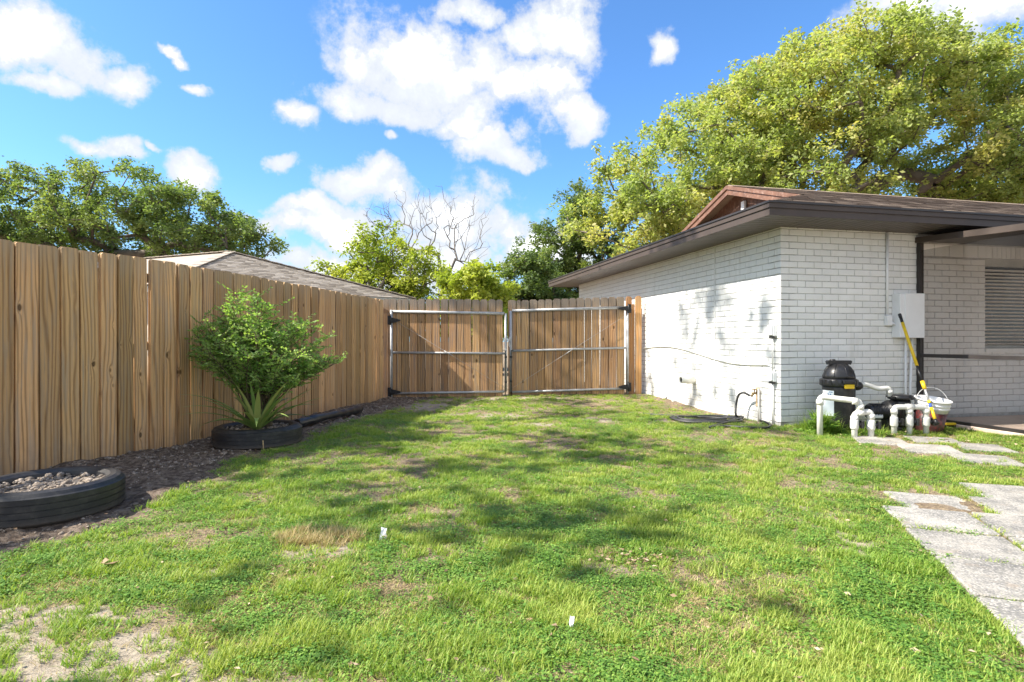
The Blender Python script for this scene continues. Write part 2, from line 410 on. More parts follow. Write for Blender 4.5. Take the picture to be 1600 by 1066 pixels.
BX = np.array([-5.0, 2.74, 3.2, 3.95, 5.0, 6.37, 8.0, 9.4, 10.6, 14])
BV = np.array([-2.35, -2.35, -2.28, -2.27, -2.42, -2.2, -2.0, -1.65, -1.3, -1.2])
def bed_mask(x, y):
    e = np.interp(y, BX, BV) + 0.28 * (fbm(x * 2.2, y * 2.2, 5) - 0.5)
    return smooth(0.10, -0.10, x - e) * smooth(12.5, 11.5, y)
HC = np.array((3.26, 6.985)); D1 = np.array((-0.2169, 0.9762)); D2 = np.array((0.9762, 0.2169))
def wallstrip(x, y):
    """bare strip along the side wall of the house"""
    s = (x - HC[0]) * D1[0] + (y - HC[1]) * D1[1]; q = -((x - HC[0]) * D2[0] + (y - HC[1]) * D2[1])
    return smooth(0.55, 0.1, q + 0.35 * (fbm(x * 3, y * 3, 9) - 0.5)) * smooth(-0.3, 0.1, s) * (q > -0.05)
def gz(x, y):
    x = np.asarray(x, float); y = np.asarray(y, float)
    z = 0.035 * (fbm(x * 0.7, y * 0.7, 1, 3) - 0.5) + 0.02 * (fbm(x * 5, y * 5, 2, 3) - 0.5)
    b = bed_mask(x, y)
    z = z + b * (0.075 * (fbm(x * 5, y * 5, 3, 4) - 0.42) + 0.035 * (fbm(x * 22, y * 22, 4, 3) - 0.5))
    z = z + 0.06 * smooth(8.0, 10.5, y) * smooth(-2.5, 2.2, x)
    return z
def gzf(x, y): return float(gz(np.array([x]), np.array([y]))[0])

def sand_mask(x, y):
    m = np.zeros_like(np.asarray(x, float))
    for cx, cy, rx, ry, a in ((-1.35, 1.85, 0.62, 0.28, 1.0), (-1.75, 2.15, 0.5, 0.22, .9), (-0.95, 2.85, 0.3, 0.16, .9), (-0.75, 1.75, .35, .2, .8),
                              (-0.25, 8.0, 0.7, .35, .75), (0.35, 7.2, .6, .22, .8), (1.05, 7.6, .5, .3, .6), (1.75, 2.95, .15, .5, .6),
                              (-0.4, 10.1, 1.9, .35, .7), (2.0, 7.4, .9, .5, .55), (0.45, 2.65, .3, .12, .7), (1.9, 3.4, .4, .35, .6),
                              (-1.5, 9.2, .7, .7, .8), (-1.35, 2.6, .25, .12, .8), (3.2, 4.1, .5, .3, .5), (-0.2, 1.85, .3, .12, .7)):
        m = np.maximum(m, a * np.exp(-(((x - cx) / rx) ** 2 + ((y - cy) / ry) ** 2)))
    m = m + 0.5 * (fbm(x * 2.4, y * 2.4, 21, 4) - 0.5) + 0.8 * (fbm(x * 9, y * 9, 22, 4) - 0.5)
    return np.clip(smooth(0.38, 0.75, m), 0, 1)

# ------------------------------------------------------------------ object helpers
def tag(o, label=None, cat=None, group=None, kind=None):
    if label: o['label'] = label
    if cat: o['category'] = cat
    if group: o['group'] = group
    if kind: o['kind'] = kind
    return o
def empty(name, loc=(0, 0, 0), label=None, cat=None, group=None, rz=0):
    o = bpy.data.objects.new(name, None); o.empty_display_size = 0.1
    o.location = loc; o.rotation_euler = (0, 0, rz); COL.objects.link(o)
    return tag(o, label, cat, group)
def link(name, me, parent=None, loc=None, rz=0.0):
    o = bpy.data.objects.new(name, me); COL.objects.link(o)
    if parent is not None: o.parent = parent
    if loc is not None: o.location = loc
    if rz: o.rotation_euler = (0, 0, rz)
    return o
def mesh_np(name, V, faces, mat, tint=None, smooth_=False, attrs=None):
    """V (n,3); faces (m,k) array, all the same size"""
    V = np.asarray(V, np.float32); Fa = np.asarray(faces, np.int32)
    me = bpy.data.meshes.new(name)
    me.vertices.add(len(V)); me.vertices.foreach_set('co', V.ravel())
    k = Fa.shape[1]
    me.loops.add(Fa.size); me.loops.foreach_set('vertex_index', Fa.ravel())
    me.polygons.add(len(Fa)); me.polygons.foreach_set('loop_start', np.arange(0, Fa.size, k, dtype=np.int32))
    me.polygons.foreach_set('loop_total', np.full(len(Fa), k, np.int32))
    me.update(calc_edges=True)
    if smooth_: me.polygons.foreach_set('use_smooth', np.ones(len(Fa), bool))
    if tint is not None:
        a = me.attributes.new('tint', 'FLOAT', 'FACE'); a.data.foreach_set('value', np.asarray(tint, np.float32))
    for nm, arr in (attrs or {}).items():
        a = me.attributes.new(nm, 'FLOAT', 'POINT'); a.data.foreach_set('value', np.asarray(arr, np.float32))
    me.materials.append(MATS[mat]); me.validate(); me.update()
    return me

class MB:
    """collects shapes into ONE mesh"""
    def __init__(s): s.v = []; s.f = []; s.sm = []
    def add(s, vs, fs, sm=False):
        o = len(s.v); s.v += [tuple(p) for p in vs]; s.f += [tuple(i + o for i in f) for f in fs]; s.sm += [sm] * len(fs)
    def box(s, x0, x1, y0, y1, z0, z1, M=None, ch=0.0):
        if ch > 0:
            ch = min(ch, (x1 - x0) / 2.01, (y1 - y0) / 2.01, (z1 - z0) / 2.01)
            import bmesh
            bm = bmesh.new(); bmesh.ops.create_cube(bm, size=1)
            for v in bm.verts: v.co = Vector(((x0 + x1) / 2 + v.co.x * (x1 - x0), (y0 + y1) / 2 + v.co.y * (y1 - y0), (z0 + z1) / 2 + v.co.z * (z1 - z0)))
            bmesh.ops.bevel(bm, geom=bm.edges[:], offset=ch, segments=1, affect='EDGES')
            bm.verts.index_update()
            vs = [v.co.copy() for v in bm.verts]; fs = [[v.index for v in f.verts] for f in bm.faces]; bm.free()
        else:
            vs = [Vector(p) for p in ((x0, y0, z0), (x1, y0, z0), (x1, y1, z0), (x0, y1, z0), (x0, y0, z1), (x1, y0, z1), (x1, y1, z1), (x0, y1, z1))]
            fs = [(0, 3, 2, 1), (4, 5, 6, 7), (0, 1, 5, 4), (1, 2, 6, 5), (2, 3, 7, 6), (3, 0, 4, 7)]
        if M is not None: vs = [M @ v for v in vs]
        s.add(vs, fs)
    def prism(s, pts, y0, y1, M=None):
        """outline in x,z extruded along y"""
        n = len(pts); vs = [Vector((p[0], y0, p[1])) for p in pts] + [Vector((p[0], y1, p[1])) for p in pts]
        fs = [tuple(range(n)), tuple(range(2 * n - 1, n - 1, -1))] + [(i, i + n, (i + 1) % n + n, (i + 1) % n) for i in range(n)]
        if M is not None: vs = [M @ v for v in vs]
        s.add(vs, fs)
    def tube(s, pts, r, n=10, caps=True):
        pts = [Vector(p) for p in pts]; rr = r if isinstance(r, (list, tuple)) else [r] * len(pts)
        vs = []; up = None
        for i, p in enumerate(pts):
            t = (pts[min(i + 1, len(pts) - 1)] - pts[max(i - 1, 0)]).normalized()
            if up is None: up = t.orthogonal().normalized()
            up = (up - t * up.dot(t)); up = up.normalized() if up.length > 1e-6 else t.orthogonal().normalized()
            bi = t.cross(up)
            for k in range(n):
                a = 2 * math.pi * k / n; vs.append(p + (up * math.cos(a) + bi * math.sin(a)) * rr[i])
        fs = [(i * n + k, i * n + (k + 1) % n, (i + 1) * n + (k + 1) % n, (i + 1) * n + k) for i in range(len(pts) - 1) for k in range(n)]
        s.add(vs, fs, True)
        if caps:
            o = len(s.v) - len(vs)
            s.f.append(tuple(o + k for k in range(n))[::-1]); s.f.append(tuple(o + (len(pts) - 1) * n + k for k in range(n))); s.sm += [False, False]
    def lathe(s, prof, n=32, M=None, close=False, sm=True):
        """profile of (r, z) round the z axis"""
        vs = [Vector((r * math.cos(2 * math.pi * k / n), r * math.sin(2 * math.pi * k / n), z)) for r, z in prof for k in range(n)]
        L = len(prof); rng_ = range(L) if close else range(L - 1)
        fs = [(i * n + k, i * n + (k + 1) % n, ((i + 1) % L) * n + (k + 1) % n, ((i + 1) % L) * n + k) for i in rng_ for k in range(n)]
        if M is not None: vs = [M @ v for v in vs]
        s.add(vs, fs, sm)
        if not close:
            o = len(s.v) - len(vs)
            if prof[0][0] > 1e-4: s.f.append(tuple(o + k for k in range(n))[::-1]); s.sm.append(False)
            if prof[-1][0] > 1e-4: s.f.append(tuple(o + (L - 1) * n + k for k in range(n))); s.sm.append(False)
    def mesh(s, name, mat):
        me = bpy.data.meshes.new(name); me.from_pydata([tuple(v) for v in s.v], [], s.f)
        me.polygons.foreach_set('use_smooth', s.sm); me.materials.append(MATS[mat]); me.update()
        if mat.startswith('shingle'):
            a = me.attributes.new('tint', 'FLOAT', 'FACE'); a.data.foreach_set('value', np.full(len(me.polygons), 0.65, np.float32))
        return me
    def build(s, name, mat, parent=None, loc=None, rz=0.0):
        return link(name, s.mesh(name, mat), parent, loc, rz)

def arc(c, a0, a1, r, n, ex, ey):
    return [Vector(c) + Vector(ex) * r * math.cos(a0 + (a1 - a0) * i / n) + Vector(ey) * r * math.sin(a0 + (a1 - a0) * i / n) for i in range(n + 1)]
def smoothpath(pts, bend=0.05, n=5):
    """polyline with rounded corners"""
    pts = [Vector(p) for p in pts]; out_ = [pts[0]]
    for i in range(1, len(pts) - 1):
        a, b_, c = pts[i - 1], pts[i], pts[i + 1]
        d0 = (a - b_).normalized() * min(bend, (a - b_).length / 2.1); d1 = (c - b_).normalized() * min(bend, (c - b_).length / 2.1)
        for k in range(n + 1):
            t = k / n; out_.append((b_ + d0) * (1 - t) ** 2 + b_ * 2 * t * (1 - t) + (b_ + d1) * t * t)
    out_.append(pts[-1]); return out_
def catmull(pts, n=8):
    pts = [Vector(p) for p in pts]; P = [pts[0]] + pts + [pts[-1]]; o = []
    for i in range(1, len(P) - 2):
        for k in range(n):
            t = k / n; a, b_, c, d_ = P[i - 1], P[i], P[i + 1], P[i + 2]
            o.append(0.5 * ((2 * b_) + (c - a) * t + (2 * a - 5 * b_ + 4 * c - d_) * t * t + (3 * b_ - a - 3 * c + d_) * t ** 3))
    o.append(pts[-1]); return o
def at(px, Y, py):
    """world point at depth Y that the photo shows at px, py"""
    return Vector(((px - 800) / FP * Y, Y, CH + (533 - py) / FP * Y))

# ------------------------------------------------------------------ ground
def axis_coords(lo, hi, step, far):
    a = np.arange(lo, hi + 1e-6, step); l = []; x = lo; s_ = step
    while x > -far: s_ *= 1.35; x -= s_; l.append(x)
    r = []; x = hi; s_ = step
    while x < far: s_ *= 1.35; x += s_; r.append(x)
    return np.concatenate([np.array(l[::-1]), a, np.array(r)])
gx = axis_coords(-5.0, 6.0, 0.04, 600); gy = axis_coords(1.0, 12.0, 0.04, 600)
GX, GY = np.meshgrid(gx, gy)
vx, vy = GX.ravel(), GY.ravel()
nx, ny = len(gx), len(gy)
idx = np.arange(nx * ny).reshape(ny, nx)
faces = np.stack([idx[:-1, :-1], idx[:-1, 1:], idx[1:, 1:], idx[1:, :-1]], -1).reshape(-1, 4)
bedv = np.maximum(bed_mask(vx, vy), 0.35 * wallstrip(vx, vy))
me = mesh_np('ground', np.stack([vx, vy, gz(vx, vy)], 1), faces, 'ground_soil', smooth_=True,
             attrs={'bed': bedv, 'sand': sand_mask(vx, vy) * (1 - bedv)})
tag(link('ground', me), kind='structure')

# ------------------------------------------------------------------ house
DU = Vector((D2[0], D2[1], 0)); DT = Vector((D1[0], D1[1], 0))     # along the front wall, along the side wall
ANG = math.atan2(D2[1], D2[0])
SOF = 2.418
OV = 0.606
house = empty('brick_house', (HC[0], HC[1], 0), 'single-storey white painted brick house with dark brown eaves beside the gate', 'house', rz=ANG)
# house local frame: x along the front wall (right), y along the side wall (away), z up
CRS, BL = 0.0784, 0.235
JT = 0.0085; PR = 0.007; BD = 0.10
def brick_geo(L, hgt, seed):
    r_ = random.Random(seed); j = lambda a: r_.uniform(-a, a); c = 0.0045
    y0, y1, y2 = BD + 0.005, -PR + c * 0.8, -PR
    def ring(ins, y, a): return [(ins + j(a), y + j(a * .6), ins + j(a)), (L - ins + j(a), y + j(a * .6), ins + j(a)), (L - ins + j(a), y + j(a * .6), hgt - ins + j(a)), (ins + j(a), y + j(a * .6), hgt - ins + j(a))]
    vs = ring(0, y0, 0) + ring(0, y1, 0.0008) + ring(c, y2, 0.0012)
    fs = [(0, 1, 5, 4), (1, 2, 6, 5), (2, 3, 7, 6), (3, 0, 4, 7), (4, 5, 9, 8), (5, 6, 10, 9), (6, 7, 11, 10), (7, 4, 8, 11), (8, 9, 10, 11)]
    return vs, fs
shared = []
for k in range(6):
    b_ = MB(); v_, f_ = brick_geo(BL - JT, CRS - JT, k); b_.add(v_, f_); shared.append(b_.mesh('brick', 'white_brick_paint'))
brick_count = [0]
def brick_wall(wall, u0, u1, z0, z1, side, individual, hole=None, prot=None, corner=True, indiv_to=None):
    """bricks in the wall's local frame (x along, -y outwards); side flips the bond at the corner"""
    rest = MB(); n = 0; k = 0
    z = z0
    while z < z1 - 0.01:
        h_ = min(CRS, z1 - z) - JT
        off = (k + side) % 2
        if corner: x = (-PR - 0.0005) if off == 0 else BL / 2 - 0.004
        else: x = u0 - (0 if off == 0 else BL / 2)
        first = True
        while x < u1 - 0.03:
            L = BL - JT
            if corner and first and off == 0: L += PR
            a, b_ = max(x, u0 if not corner else x), min(x + L, u1)
            segs = [(a, b_)]
            if hole and z + h_ > hole[2] + 0.005 and z < hole[3] - 0.005:
                segs = []
                if a < hole[0] - 0.03: segs.append((a, min(b_, hole[0])))
                if b_ > hole[1] + 0.03: segs.append((max(a, hole[1]), b_))
            for (p, q) in segs:
                if q - p < 0.02: continue
                full = abs((q - p) - (BL - JT)) < 1e-3 and abs(h_ - (CRS - JT)) < 1e-3
                if individual and brick_count[0] < 300 and (indiv_to is None or p < indiv_to):
                    if full: mesh_ = random.choice(shared)
                    else:
                        t_ = MB(); v_, f_ = brick_geo(q - p, h_, n + 99); t_.add(v_, f_); mesh_ = t_.mesh('brick', 'white_brick_paint')
                    link('brick', mesh_, wall, (p, random.uniform(-0.0012, 0.0012), z)); brick_count[0] += 1
                else:
                    v_, f_ = brick_geo(q - p, h_, n * 7 + k); jy = random.uniform(-0.0012, 0.0012)
                    rest.add([(a_[0] + p, a_[1] + jy, a_[2] + z) for a_ in v_], f_)
                n += 1
            x += L + JT; first = False
        z += CRS; k += 1
    if rest.f:
        o = rest.build('brick_field', 'white_brick_paint', wall); o['kind'] = 'stuff'
Z0 = 0.055
PU = 2.016                       # where the screen post stands
WIN = (3.10, 4.35, 0.94, 2.14)
# front wall backing (round the window), footing band below
m_ = MB()
m_.box(0, WIN[0], 0, 0.2, -0.3, SOF + 0.1); m_.box(WIN[1], 9, 0, 0.2, -0.3, SOF + 0.1)
m_.box(WIN[0], WIN[1], 0, 0.2, -0.3, WIN[2]); m_.box(WIN[0], WIN[1], 0, 0.2, WIN[3], SOF + 0.1)
fw = m_.build('front_wall', 'mortar_shade_paint', house)
brick_wall(fw, 0, PU, Z0, SOF + 0.02, 0, True)
brick_wall(fw, PU + 0.03, 5.2, Z0 + 0.03, WIN[3] - 0.01, 0, True, hole=WIN, corner=False, indiv_to=WIN[0])
s_ = MB(); x = PU + 0.03; n = 0            # course of bricks above, upright soldiers over the window
while x < 5.2:
    wdt = CRS if WIN[0] - 0.02 < x < WIN[1] else BL
    v_, f_ = brick_geo(wdt - JT, 0.155, n); s_.add([(a[0] + x, a[1], a[2] + WIN[3] + 0.004) for a in v_], f_); x += wdt; n += 1
o = s_.build('soldier_course', 'white_brick_paint', fw); o['kind'] = 'stuff'
m_ = MB(); m_.box(-0.012, PU - 0.03, -0.012, 0.1, -0.3, Z0 - JT); m_.build('footing', 'white_brick_paint', fw)
# side wall: its own frame is rotated 90 degrees, x along the wall away from the corner; mirrored so -y is outwards
sw_m = MB(); sw_m.box(-7.39, 0, 0, 0.2, -0.3, SOF + 0.1)
sw = sw_m.build('side_wall', 'mortar_shade_paint', house, (0, 0, 0), R(-90))
def side_bricks():
    rest = MB(); k = 0; z = Z0
    while z < SOF + 0.02:
        h_ = min(CRS, SOF + 0.05 - z) - JT
        off = (k + 1) % 2
        x = (-PR - 0.0005) if off == 0 else BL / 2 - 0.004
        first = True; i = 0
        while x < 7.39 - 0.03:
            L = BL - JT + (PR if (first and off == 0) else 0)
            q = min(x + L, 7.39)
            if brick_count[0] < 300 and x < 0.7 and z > 0.2:
                if abs(q - x - (BL - JT)) < 1e-3: me_ = random.choice(shared)
                else:
                    t_ = MB(); v_, f_ = brick_geo(q - x, h_, i + k * 31); t_.add(v_, f_); me_ = t_.mesh('brick', 'white_brick_paint')
                link('brick', me_, sw, (-q, random.uniform(-0.001, 0.001), z)); brick_count[0] += 1
            else:
                v_, f_ = brick_geo(q - x, h_, i + k * 53); jy = random.uniform(-0.0012, 0.0012)
                rest.add([(a[0] - q, a[1] + jy, a[2] + z) for a in v_], f_)
            x = q + JT; first = False; i += 1
        z += CRS; k += 1
    o = rest.build('brick_field', 'white_brick_paint', sw); o['kind'] = 'stuff'
side_bricks()
m_ = MB(); m_.box(-7.39, 0.012, -0.012, 0.1, -0.3, Z0 - JT); m_.build('footing', 'white_brick_paint', sw)
# caulked expansion joint, run as a thin painted strip
m_ = MB(); m_.box(-1.43, -1.405, -0.0105, 0.0, 0.05, SOF); m_.build('expansion_joint', 'cable_paint', sw)
m_ = MB(); m_.box(-7.39, -7.19, 0.2, 7, -0.3, SOF + 0.1); m_.build('rear_wall', 'mortar_shade_paint', sw)

# window with blinds, seen through the porch screen
win = MB()
for (a, b_, c, e) in ((WIN[0], WIN[1], WIN[2], WIN[2] + 0.04), (WIN[0], WIN[1], WIN[3] - 0.10, WIN[3]), (WIN[0], WIN[0] + 0.012, WIN[2] + 0.04, WIN[3] - 0.10), (WIN[1] - 0.03, WIN[1], WIN[2] + 0.04, WIN[3] - 0.10)):
    win.box(a, b_, 0.05, 0.11, c, e)
wf = win.build('window', 'window_frame_paint', house)
m_ = MB(); m_.box(WIN[0] + 0.012, WIN[1] - 0.03, 0.11, 0.115, WIN[2] + 0.04, WIN[3] - 0.10); m_.build('pane', 'glass_dark', wf)
sl = MB(); sl.box(-0.6, 0.6, -0.024, 0.024, -0.0015, 0.0015, Matrix.Rotation(R(-24), 4, 'X')); slm = sl.mesh('blind_slat', 'blind_slat')
zz = WIN[2] + 0.06
while zz < WIN[3] - 0.12:
    link('blind_slat', slm, wf, ((WIN[0] + WIN[1]) / 2, 0.055, zz)); zz += 0.047
m_ = MB(); m_.box(WIN[0] - 0.01, WIN[1] + 0.02, -0.03, 0.05, WIN[2] - 0.05, WIN[2]); m_.build('window_sill', 'white_brick_paint', wf)

# roof.  local: front fascia line y=-OV, side fascia line x=-OV
PIT = 0.3333; ZT = 2.562; SD = 8.6; RL = 15.0; GW = 2.332
def rp(s_, w_, z_): return Vector((w_ - OV, s_ - OV, z_))
def shingles(name, parent, O, ux, vx_, ulen, vlen, left, right, matn, rowh=0.143, tabw=0.30, th=0.008, seed=3):
    """stepped rows of shingle tabs lying on a slope; left/right give the row's limits at distance v"""
    r_ = random.Random(seed); V = []; Fc = []; T = []
    nrm = ux.cross(vx_).normalized()
    v = 0.0; k = 0
    while v < vlen:
        v1 = min(v + rowh, vlen)
        a, b_ = left(v), right(v); u = a; o = (k % 3) * tabw / 3 + r_.uniform(-0.02, 0.02)
        u = a; nxt = math.floor((a - o) / tabw) * tabw + o + tabw
        while u < b_ - 1e-4:
            e = min(nxt, b_); t = th * r_.uniform(0.7, 1.5); g = 0.004
            p = [O + ux * (u + g) + vx_ * (v - 0.004) + nrm * t, O + ux * (e - g) + vx_ * (v - 0.004) + nrm * t,
                 O + ux * (e - g) + vx_ * v1 + nrm * 0.002, O + ux * (u + g) + vx_ * v1 + nrm * 0.002,
                 O + ux * (u + g) + vx_ * (v - 0.004), O + ux * (e - g) + vx_ * (v - 0.004)]
            i = len(V); V += p; Fc += [(i, i + 1, i + 2, i + 3), (i + 4, i + 5, i + 1, i)]; tt = r_.random(); T += [tt, tt * 0.7]
            u = e; nxt += tabw
        v += rowh; k += 1
    me_ = mesh_np(name, [tuple(q) for q in V], Fc, matn, T)
    o = link(name, me_, parent); o['kind'] = 'stuff'; return o
RZ = ZT + PIT * SD / 2
m_ = MB()
zf = lambda s_: ZT + PIT * s_
GZ = zf(GW)
gf = 0.12                                                   # rake sits a little outside the gable wall
pts = {'a': rp(0, 0, ZT), 'b': rp(0, RL, ZT), 'c': rp(SD / 2, RL, RZ), 'd': rp(SD / 2, GW, RZ), 'e': rp(GW, GW, GZ),
       'f': rp(SD, 0, ZT), 'g': rp(SD, RL, ZT), 'h': rp(SD - GW, GW, GZ)}
def slab(poly, t=0.03):
    top = [p + Vector((0, 0, -0.002)) for p in poly]; bot = [p + Vector((0, 0, -t)) for p in poly]; n = len(poly)
    m_.add(top + bot, [tuple(range(n)), tuple(range(2 * n - 1, n - 1, -1))] + [(i, i + n, (i + 1) % n + n, (i + 1) % n) for i in range(n)])
slab([pts['a'], pts['b'], pts['c'], pts['d'], pts['e']])
slab([pts['g'], pts['f'], pts['h'], pts['d'], pts['c']])
slab([pts['f'], pts['a'], pts['e'], pts['h']])
roof = m_.build('roof', 'shingle_brown', house)
up = Vector((0, 1, PIT)).normalized(); kk = up.y
shingles('shingle_rows', roof, rp(0, 0, ZT), Vector((1, 0, 0)), up, RL, SD / 2 / kk, lambda v: min(v * kk, GW) + (0 if v * kk < GW else -0.02), lambda v: 11.0, 'shingle_brown')
m_ = MB(); q0 = rp(SD / 2, GW - 0.03, RZ); m_.prism([(-0.14, -0.035), (0, 0.018), (0.14, -0.035), (0.12, -0.055), (-0.12, -0.055)], 0, 12, Matrix.Translation(q0) @ Matrix.Rotation(R(-90), 4, 'Z'))
m_.build('ridge_cap', 'shingle_brown', roof)
# gable: wall of vertical boards, two rake boards and barge trim
gb = MB()
tri_h = RZ - GZ
for i in range(36):
    y0 = GW + (SD - 2 * GW) * i / 36; y1 = GW + (SD - 2 * GW) * (i + 1) / 36 - 0.006
    h0 = min(y0 - GW, SD - GW - y0) * PIT; h1 = min(y1 - GW, SD - GW - y1) * PIT
    p0, p1 = rp(y0, GW + 0.28, 0), rp(y1, GW + 0.28, 0)
    vs = [Vector((p0.x, p0.y, GZ - 0.1)), Vector((p1.x, p1.y, GZ - 0.1)), Vector((p1.x, p1.y, GZ + max(h1, 0) + 0.0)), Vector((p0.x, p0.y, GZ + max(h0, 0) + 0.0))]
    vs += [v + Vector((0.02, 0, 0)) for v in vs]
    gb.add(vs, [(0, 1, 2, 3), (7, 6, 5, 4), (0, 4, 5, 1), (1, 5, 6, 2), (2, 6, 7, 3), (3, 7, 4, 0)])
gable = gb.build('gable', 'redwood_paint', roof)
for sgn in (0, 1):
    rb = MB()
    A = rp(SD / 2, GW, RZ); B = rp(GW - 0.05, GW, GZ - 0.05 * PIT) if sgn == 0 else rp(SD - GW + 0.05, GW, GZ - 0.05 * PIT)
    for (x0, x1, t0, t1) in ((-0.05, -0.02, -0.015, -0.17), (-0.075, -0.05, 0.0, -0.07)):
        vs = [A + Vector((x0, 0, t0)), B + Vector((x0, 0, t0)), B + Vector((x0, 0, t1)), A + Vector((x0, 0, t1)), A + Vector((x1, 0, t0)), B + Vector((x1, 0, t0)), B + Vector((x1, 0, t1)), A + Vector((x1, 0, t1))]
        rb.add(vs, [(0, 1, 2, 3), (7, 6, 5, 4), (0, 4, 5, 1), (1, 5, 6, 2), (2, 6, 7, 3), (3, 7, 4, 0)])
    rb.build('rake_board', 'redwood_paint', roof)
m_ = MB(); m_.box(0, 0.06, -0.05, 0.05, 0, 0.26, ch=0.01); m_.build('gable_vent', 'panel_white', roof, rp(SD / 2 - 0.1, GW + 0.2, 3.43))
# fascia in two bands, drip edge
fz = [(SOF - 0.004, SOF + 0.075, 0.0), (SOF + 0.075, ZT - 0.012, -0.014), (ZT - 0.016, ZT + 0.006, -0.026)]
for nm, mat_, bands in (('fascia_trim', 'fascia_metal', fz[:1]), ('fascia_board', 'fascia_metal', fz[1:2]), ('drip_edge', 'dark_trim', fz[2:])):
    m_ = MB()
    for (za, zb, o_) in bands:
        m_.box(-OV + o_, RL, -OV + o_, -OV + 0.02 + o_ + (0.02 if o_ < 0 else 0), za, zb)
        m_.box(-OV + o_, -OV + 0.02 + o_ + (0.02 if o_ < 0 else 0), -OV + 0.02 + o_ + (0.02 if o_ < 0 else 0), SD - OV, za, zb)
        m_.box(-OV + 0.02, RL, SD - OV - 0.02, SD - OV, za, zb)
    m_.build(nm, mat_, house)
# ribbed metal soffit
m_ = MB(); y = -OV + 0.02
while y < SD - OV - 0.05:
    m_.box(-OV + 0.021, -0.002, y + 0.006, y + 0.094, SOF + 0.002, SOF + 0.012); m_.box(-OV + 0.021, -0.002, y - 0.006, y + 0.006, SOF + 0.010, SOF + 0.02); y += 0.1
x = 0.0
while x < 9:
    m_.box(x + 0.006, x + 0.094, -OV + 0.021, -0.002, SOF + 0.002, SOF + 0.012); m_.box(x - 0.006, x + 0.006, -OV + 0.021, -0.002, SOF + 0.010, SOF + 0.02); x += 0.1
m_.box(-OV + 0.02, 9, SD - OV - OV, SD - OV, SOF + 0.012, SOF + 0.02)
o = m_.build('soffit', 'soffit_brown', house)

# ------------------------------------------------------------------ screened patio
pat = empty('screened_patio', (HC[0], HC[1], 0), 'screened patio with black frame and low flat roof on the right of the house', 'screened porch', rz=ANG)
SL = lambda t: -0.057 * t
m_ = MB(); m_.box(PU - 0.028, PU + 0.028, -0.06, -0.008, 0.04, 2.33); m_.build('post', 'dark_trim', pat)
m_ = MB(); m_.box(PU - 0.028, PU + 0.028, -5.0, -4.94, 0.04, 2.05); m_.build('post', 'dark_trim', pat)
m_ = MB(); m_.box(PU - 0.024, PU + 0.024, -4.94, -0.06, 0.832, 0.878); m_.build('rail', 'dark_trim', pat)
m_ = MB(); m_.box(PU - 0.024, PU + 0.024, -4.94, -0.06, 0.04, 0.08); m_.build('rail', 'dark_trim', pat)
def sloped(x0, x1, t0, t1, za, zb, name, mat_):
    mm = MB(); vs = []
    for (xx, tt, zz_) in ((x0, t1, za), (x1, t1, za), (x1, t0, za), (x0, t0, za), (x0, t1, zb), (x1, t1, zb), (x1, t0, zb), (x0, t0, zb)):
        vs.append((xx, -tt, zz_ + SL(tt)))
    mm.add(vs, [(0, 3, 2, 1), (4, 5, 6, 7), (0, 1, 5, 4), (1, 2, 6, 5), (2, 3, 7, 6), (3, 0, 4, 7)]); mm.build(name, mat_, pat)
sloped(PU - 0.05, PU + 0.03, 0.0, 5.1, 2.30, 2.372, 'roof_beam', 'fascia_metal')
sloped(PU + 0.03, 6.5, 0.0, 5.0, 2.318, 2.36, 'roof_panel', 'dark_trim')
m_ = MB(); m_.box(PU - 0.002, PU, -4.94, -0.06, 0.88, 2.2); m_.build('screen_panel', 'insect_screen', pat)
m_ = MB(); m_.box(PU - 0.002, PU, -4.94, -0.06, 0.082, 0.83); m_.build('screen_panel', 'insect_screen', pat)
m_ = MB(); m_.box(PU - 0.04, 6.5, -5.2, -0.0125, -0.2, 0.045, ch=0.008)
o = m_.build('patio_slab', 'patio_concrete', None, (HC[0], HC[1], 0), ANG); tag(o, kind='structure')

# ------------------------------------------------------------------ wall fittings (frame: along wall from the corner)
def fpos(u, out_, z): return Vector((HC[0], HC[1], 0)) + DU * u - DT * out_ + Vector((0, 0, z))
def spos(t, out_, z): return Vector((HC[0], HC[1], 0)) + DT * t - DU * out_ + Vector((0, 0, z))
# electrical panel
ep = empty('electrical_panel', fpos(0, 0, 0), 'white metal electrical box on the brick wall with conduits above and below', 'electrical box', rz=ANG)
m_ = MB(); m_.box(1.605, 1.965, -0.13, -0.009, 1.085, 1.635, ch=0.004); m_.build('cabinet', 'panel_white', ep)
m_ = MB(); m_.box(1.675, 1.968, -0.142, -0.131, 1.08, 1.64, ch=0.003); m_.build('door', 'panel_white', ep)
m_ = MB()
m_.tube([(1.52, -0.026, 2.41), (1.52, -0.026, 1.36)], 0.0165, 10)
m_.tube(smoothpath([(1.52, -0.05, 1.27), (1.56, -0.05, 1.27), (1.604, -0.06, 1.25)], 0.02), 0.013, 8); m_.build('conduit', 'panel_white', ep)
m_ = MB(); m_.box(1.485, 1.558, -0.07, -0.009, 1.235, 1.36, ch=0.006); m_.build('junction_box', 'panel_white', ep)
for u_, z_ in ((1.775, 0.40), (1.845, 0.42)):
    m_ = MB(); m_.tube([(u_ + (0.03 if u_ > 1.8 else 0), -0.05, 1.085), (u_ + (0.0 if u_ > 1.8 else 0), -0.05, z_), (u_, -0.06, 0.06)], 0.013 if u_ < 1.8 else 0.016, 8); m_.build('conduit', 'panel_white', ep)
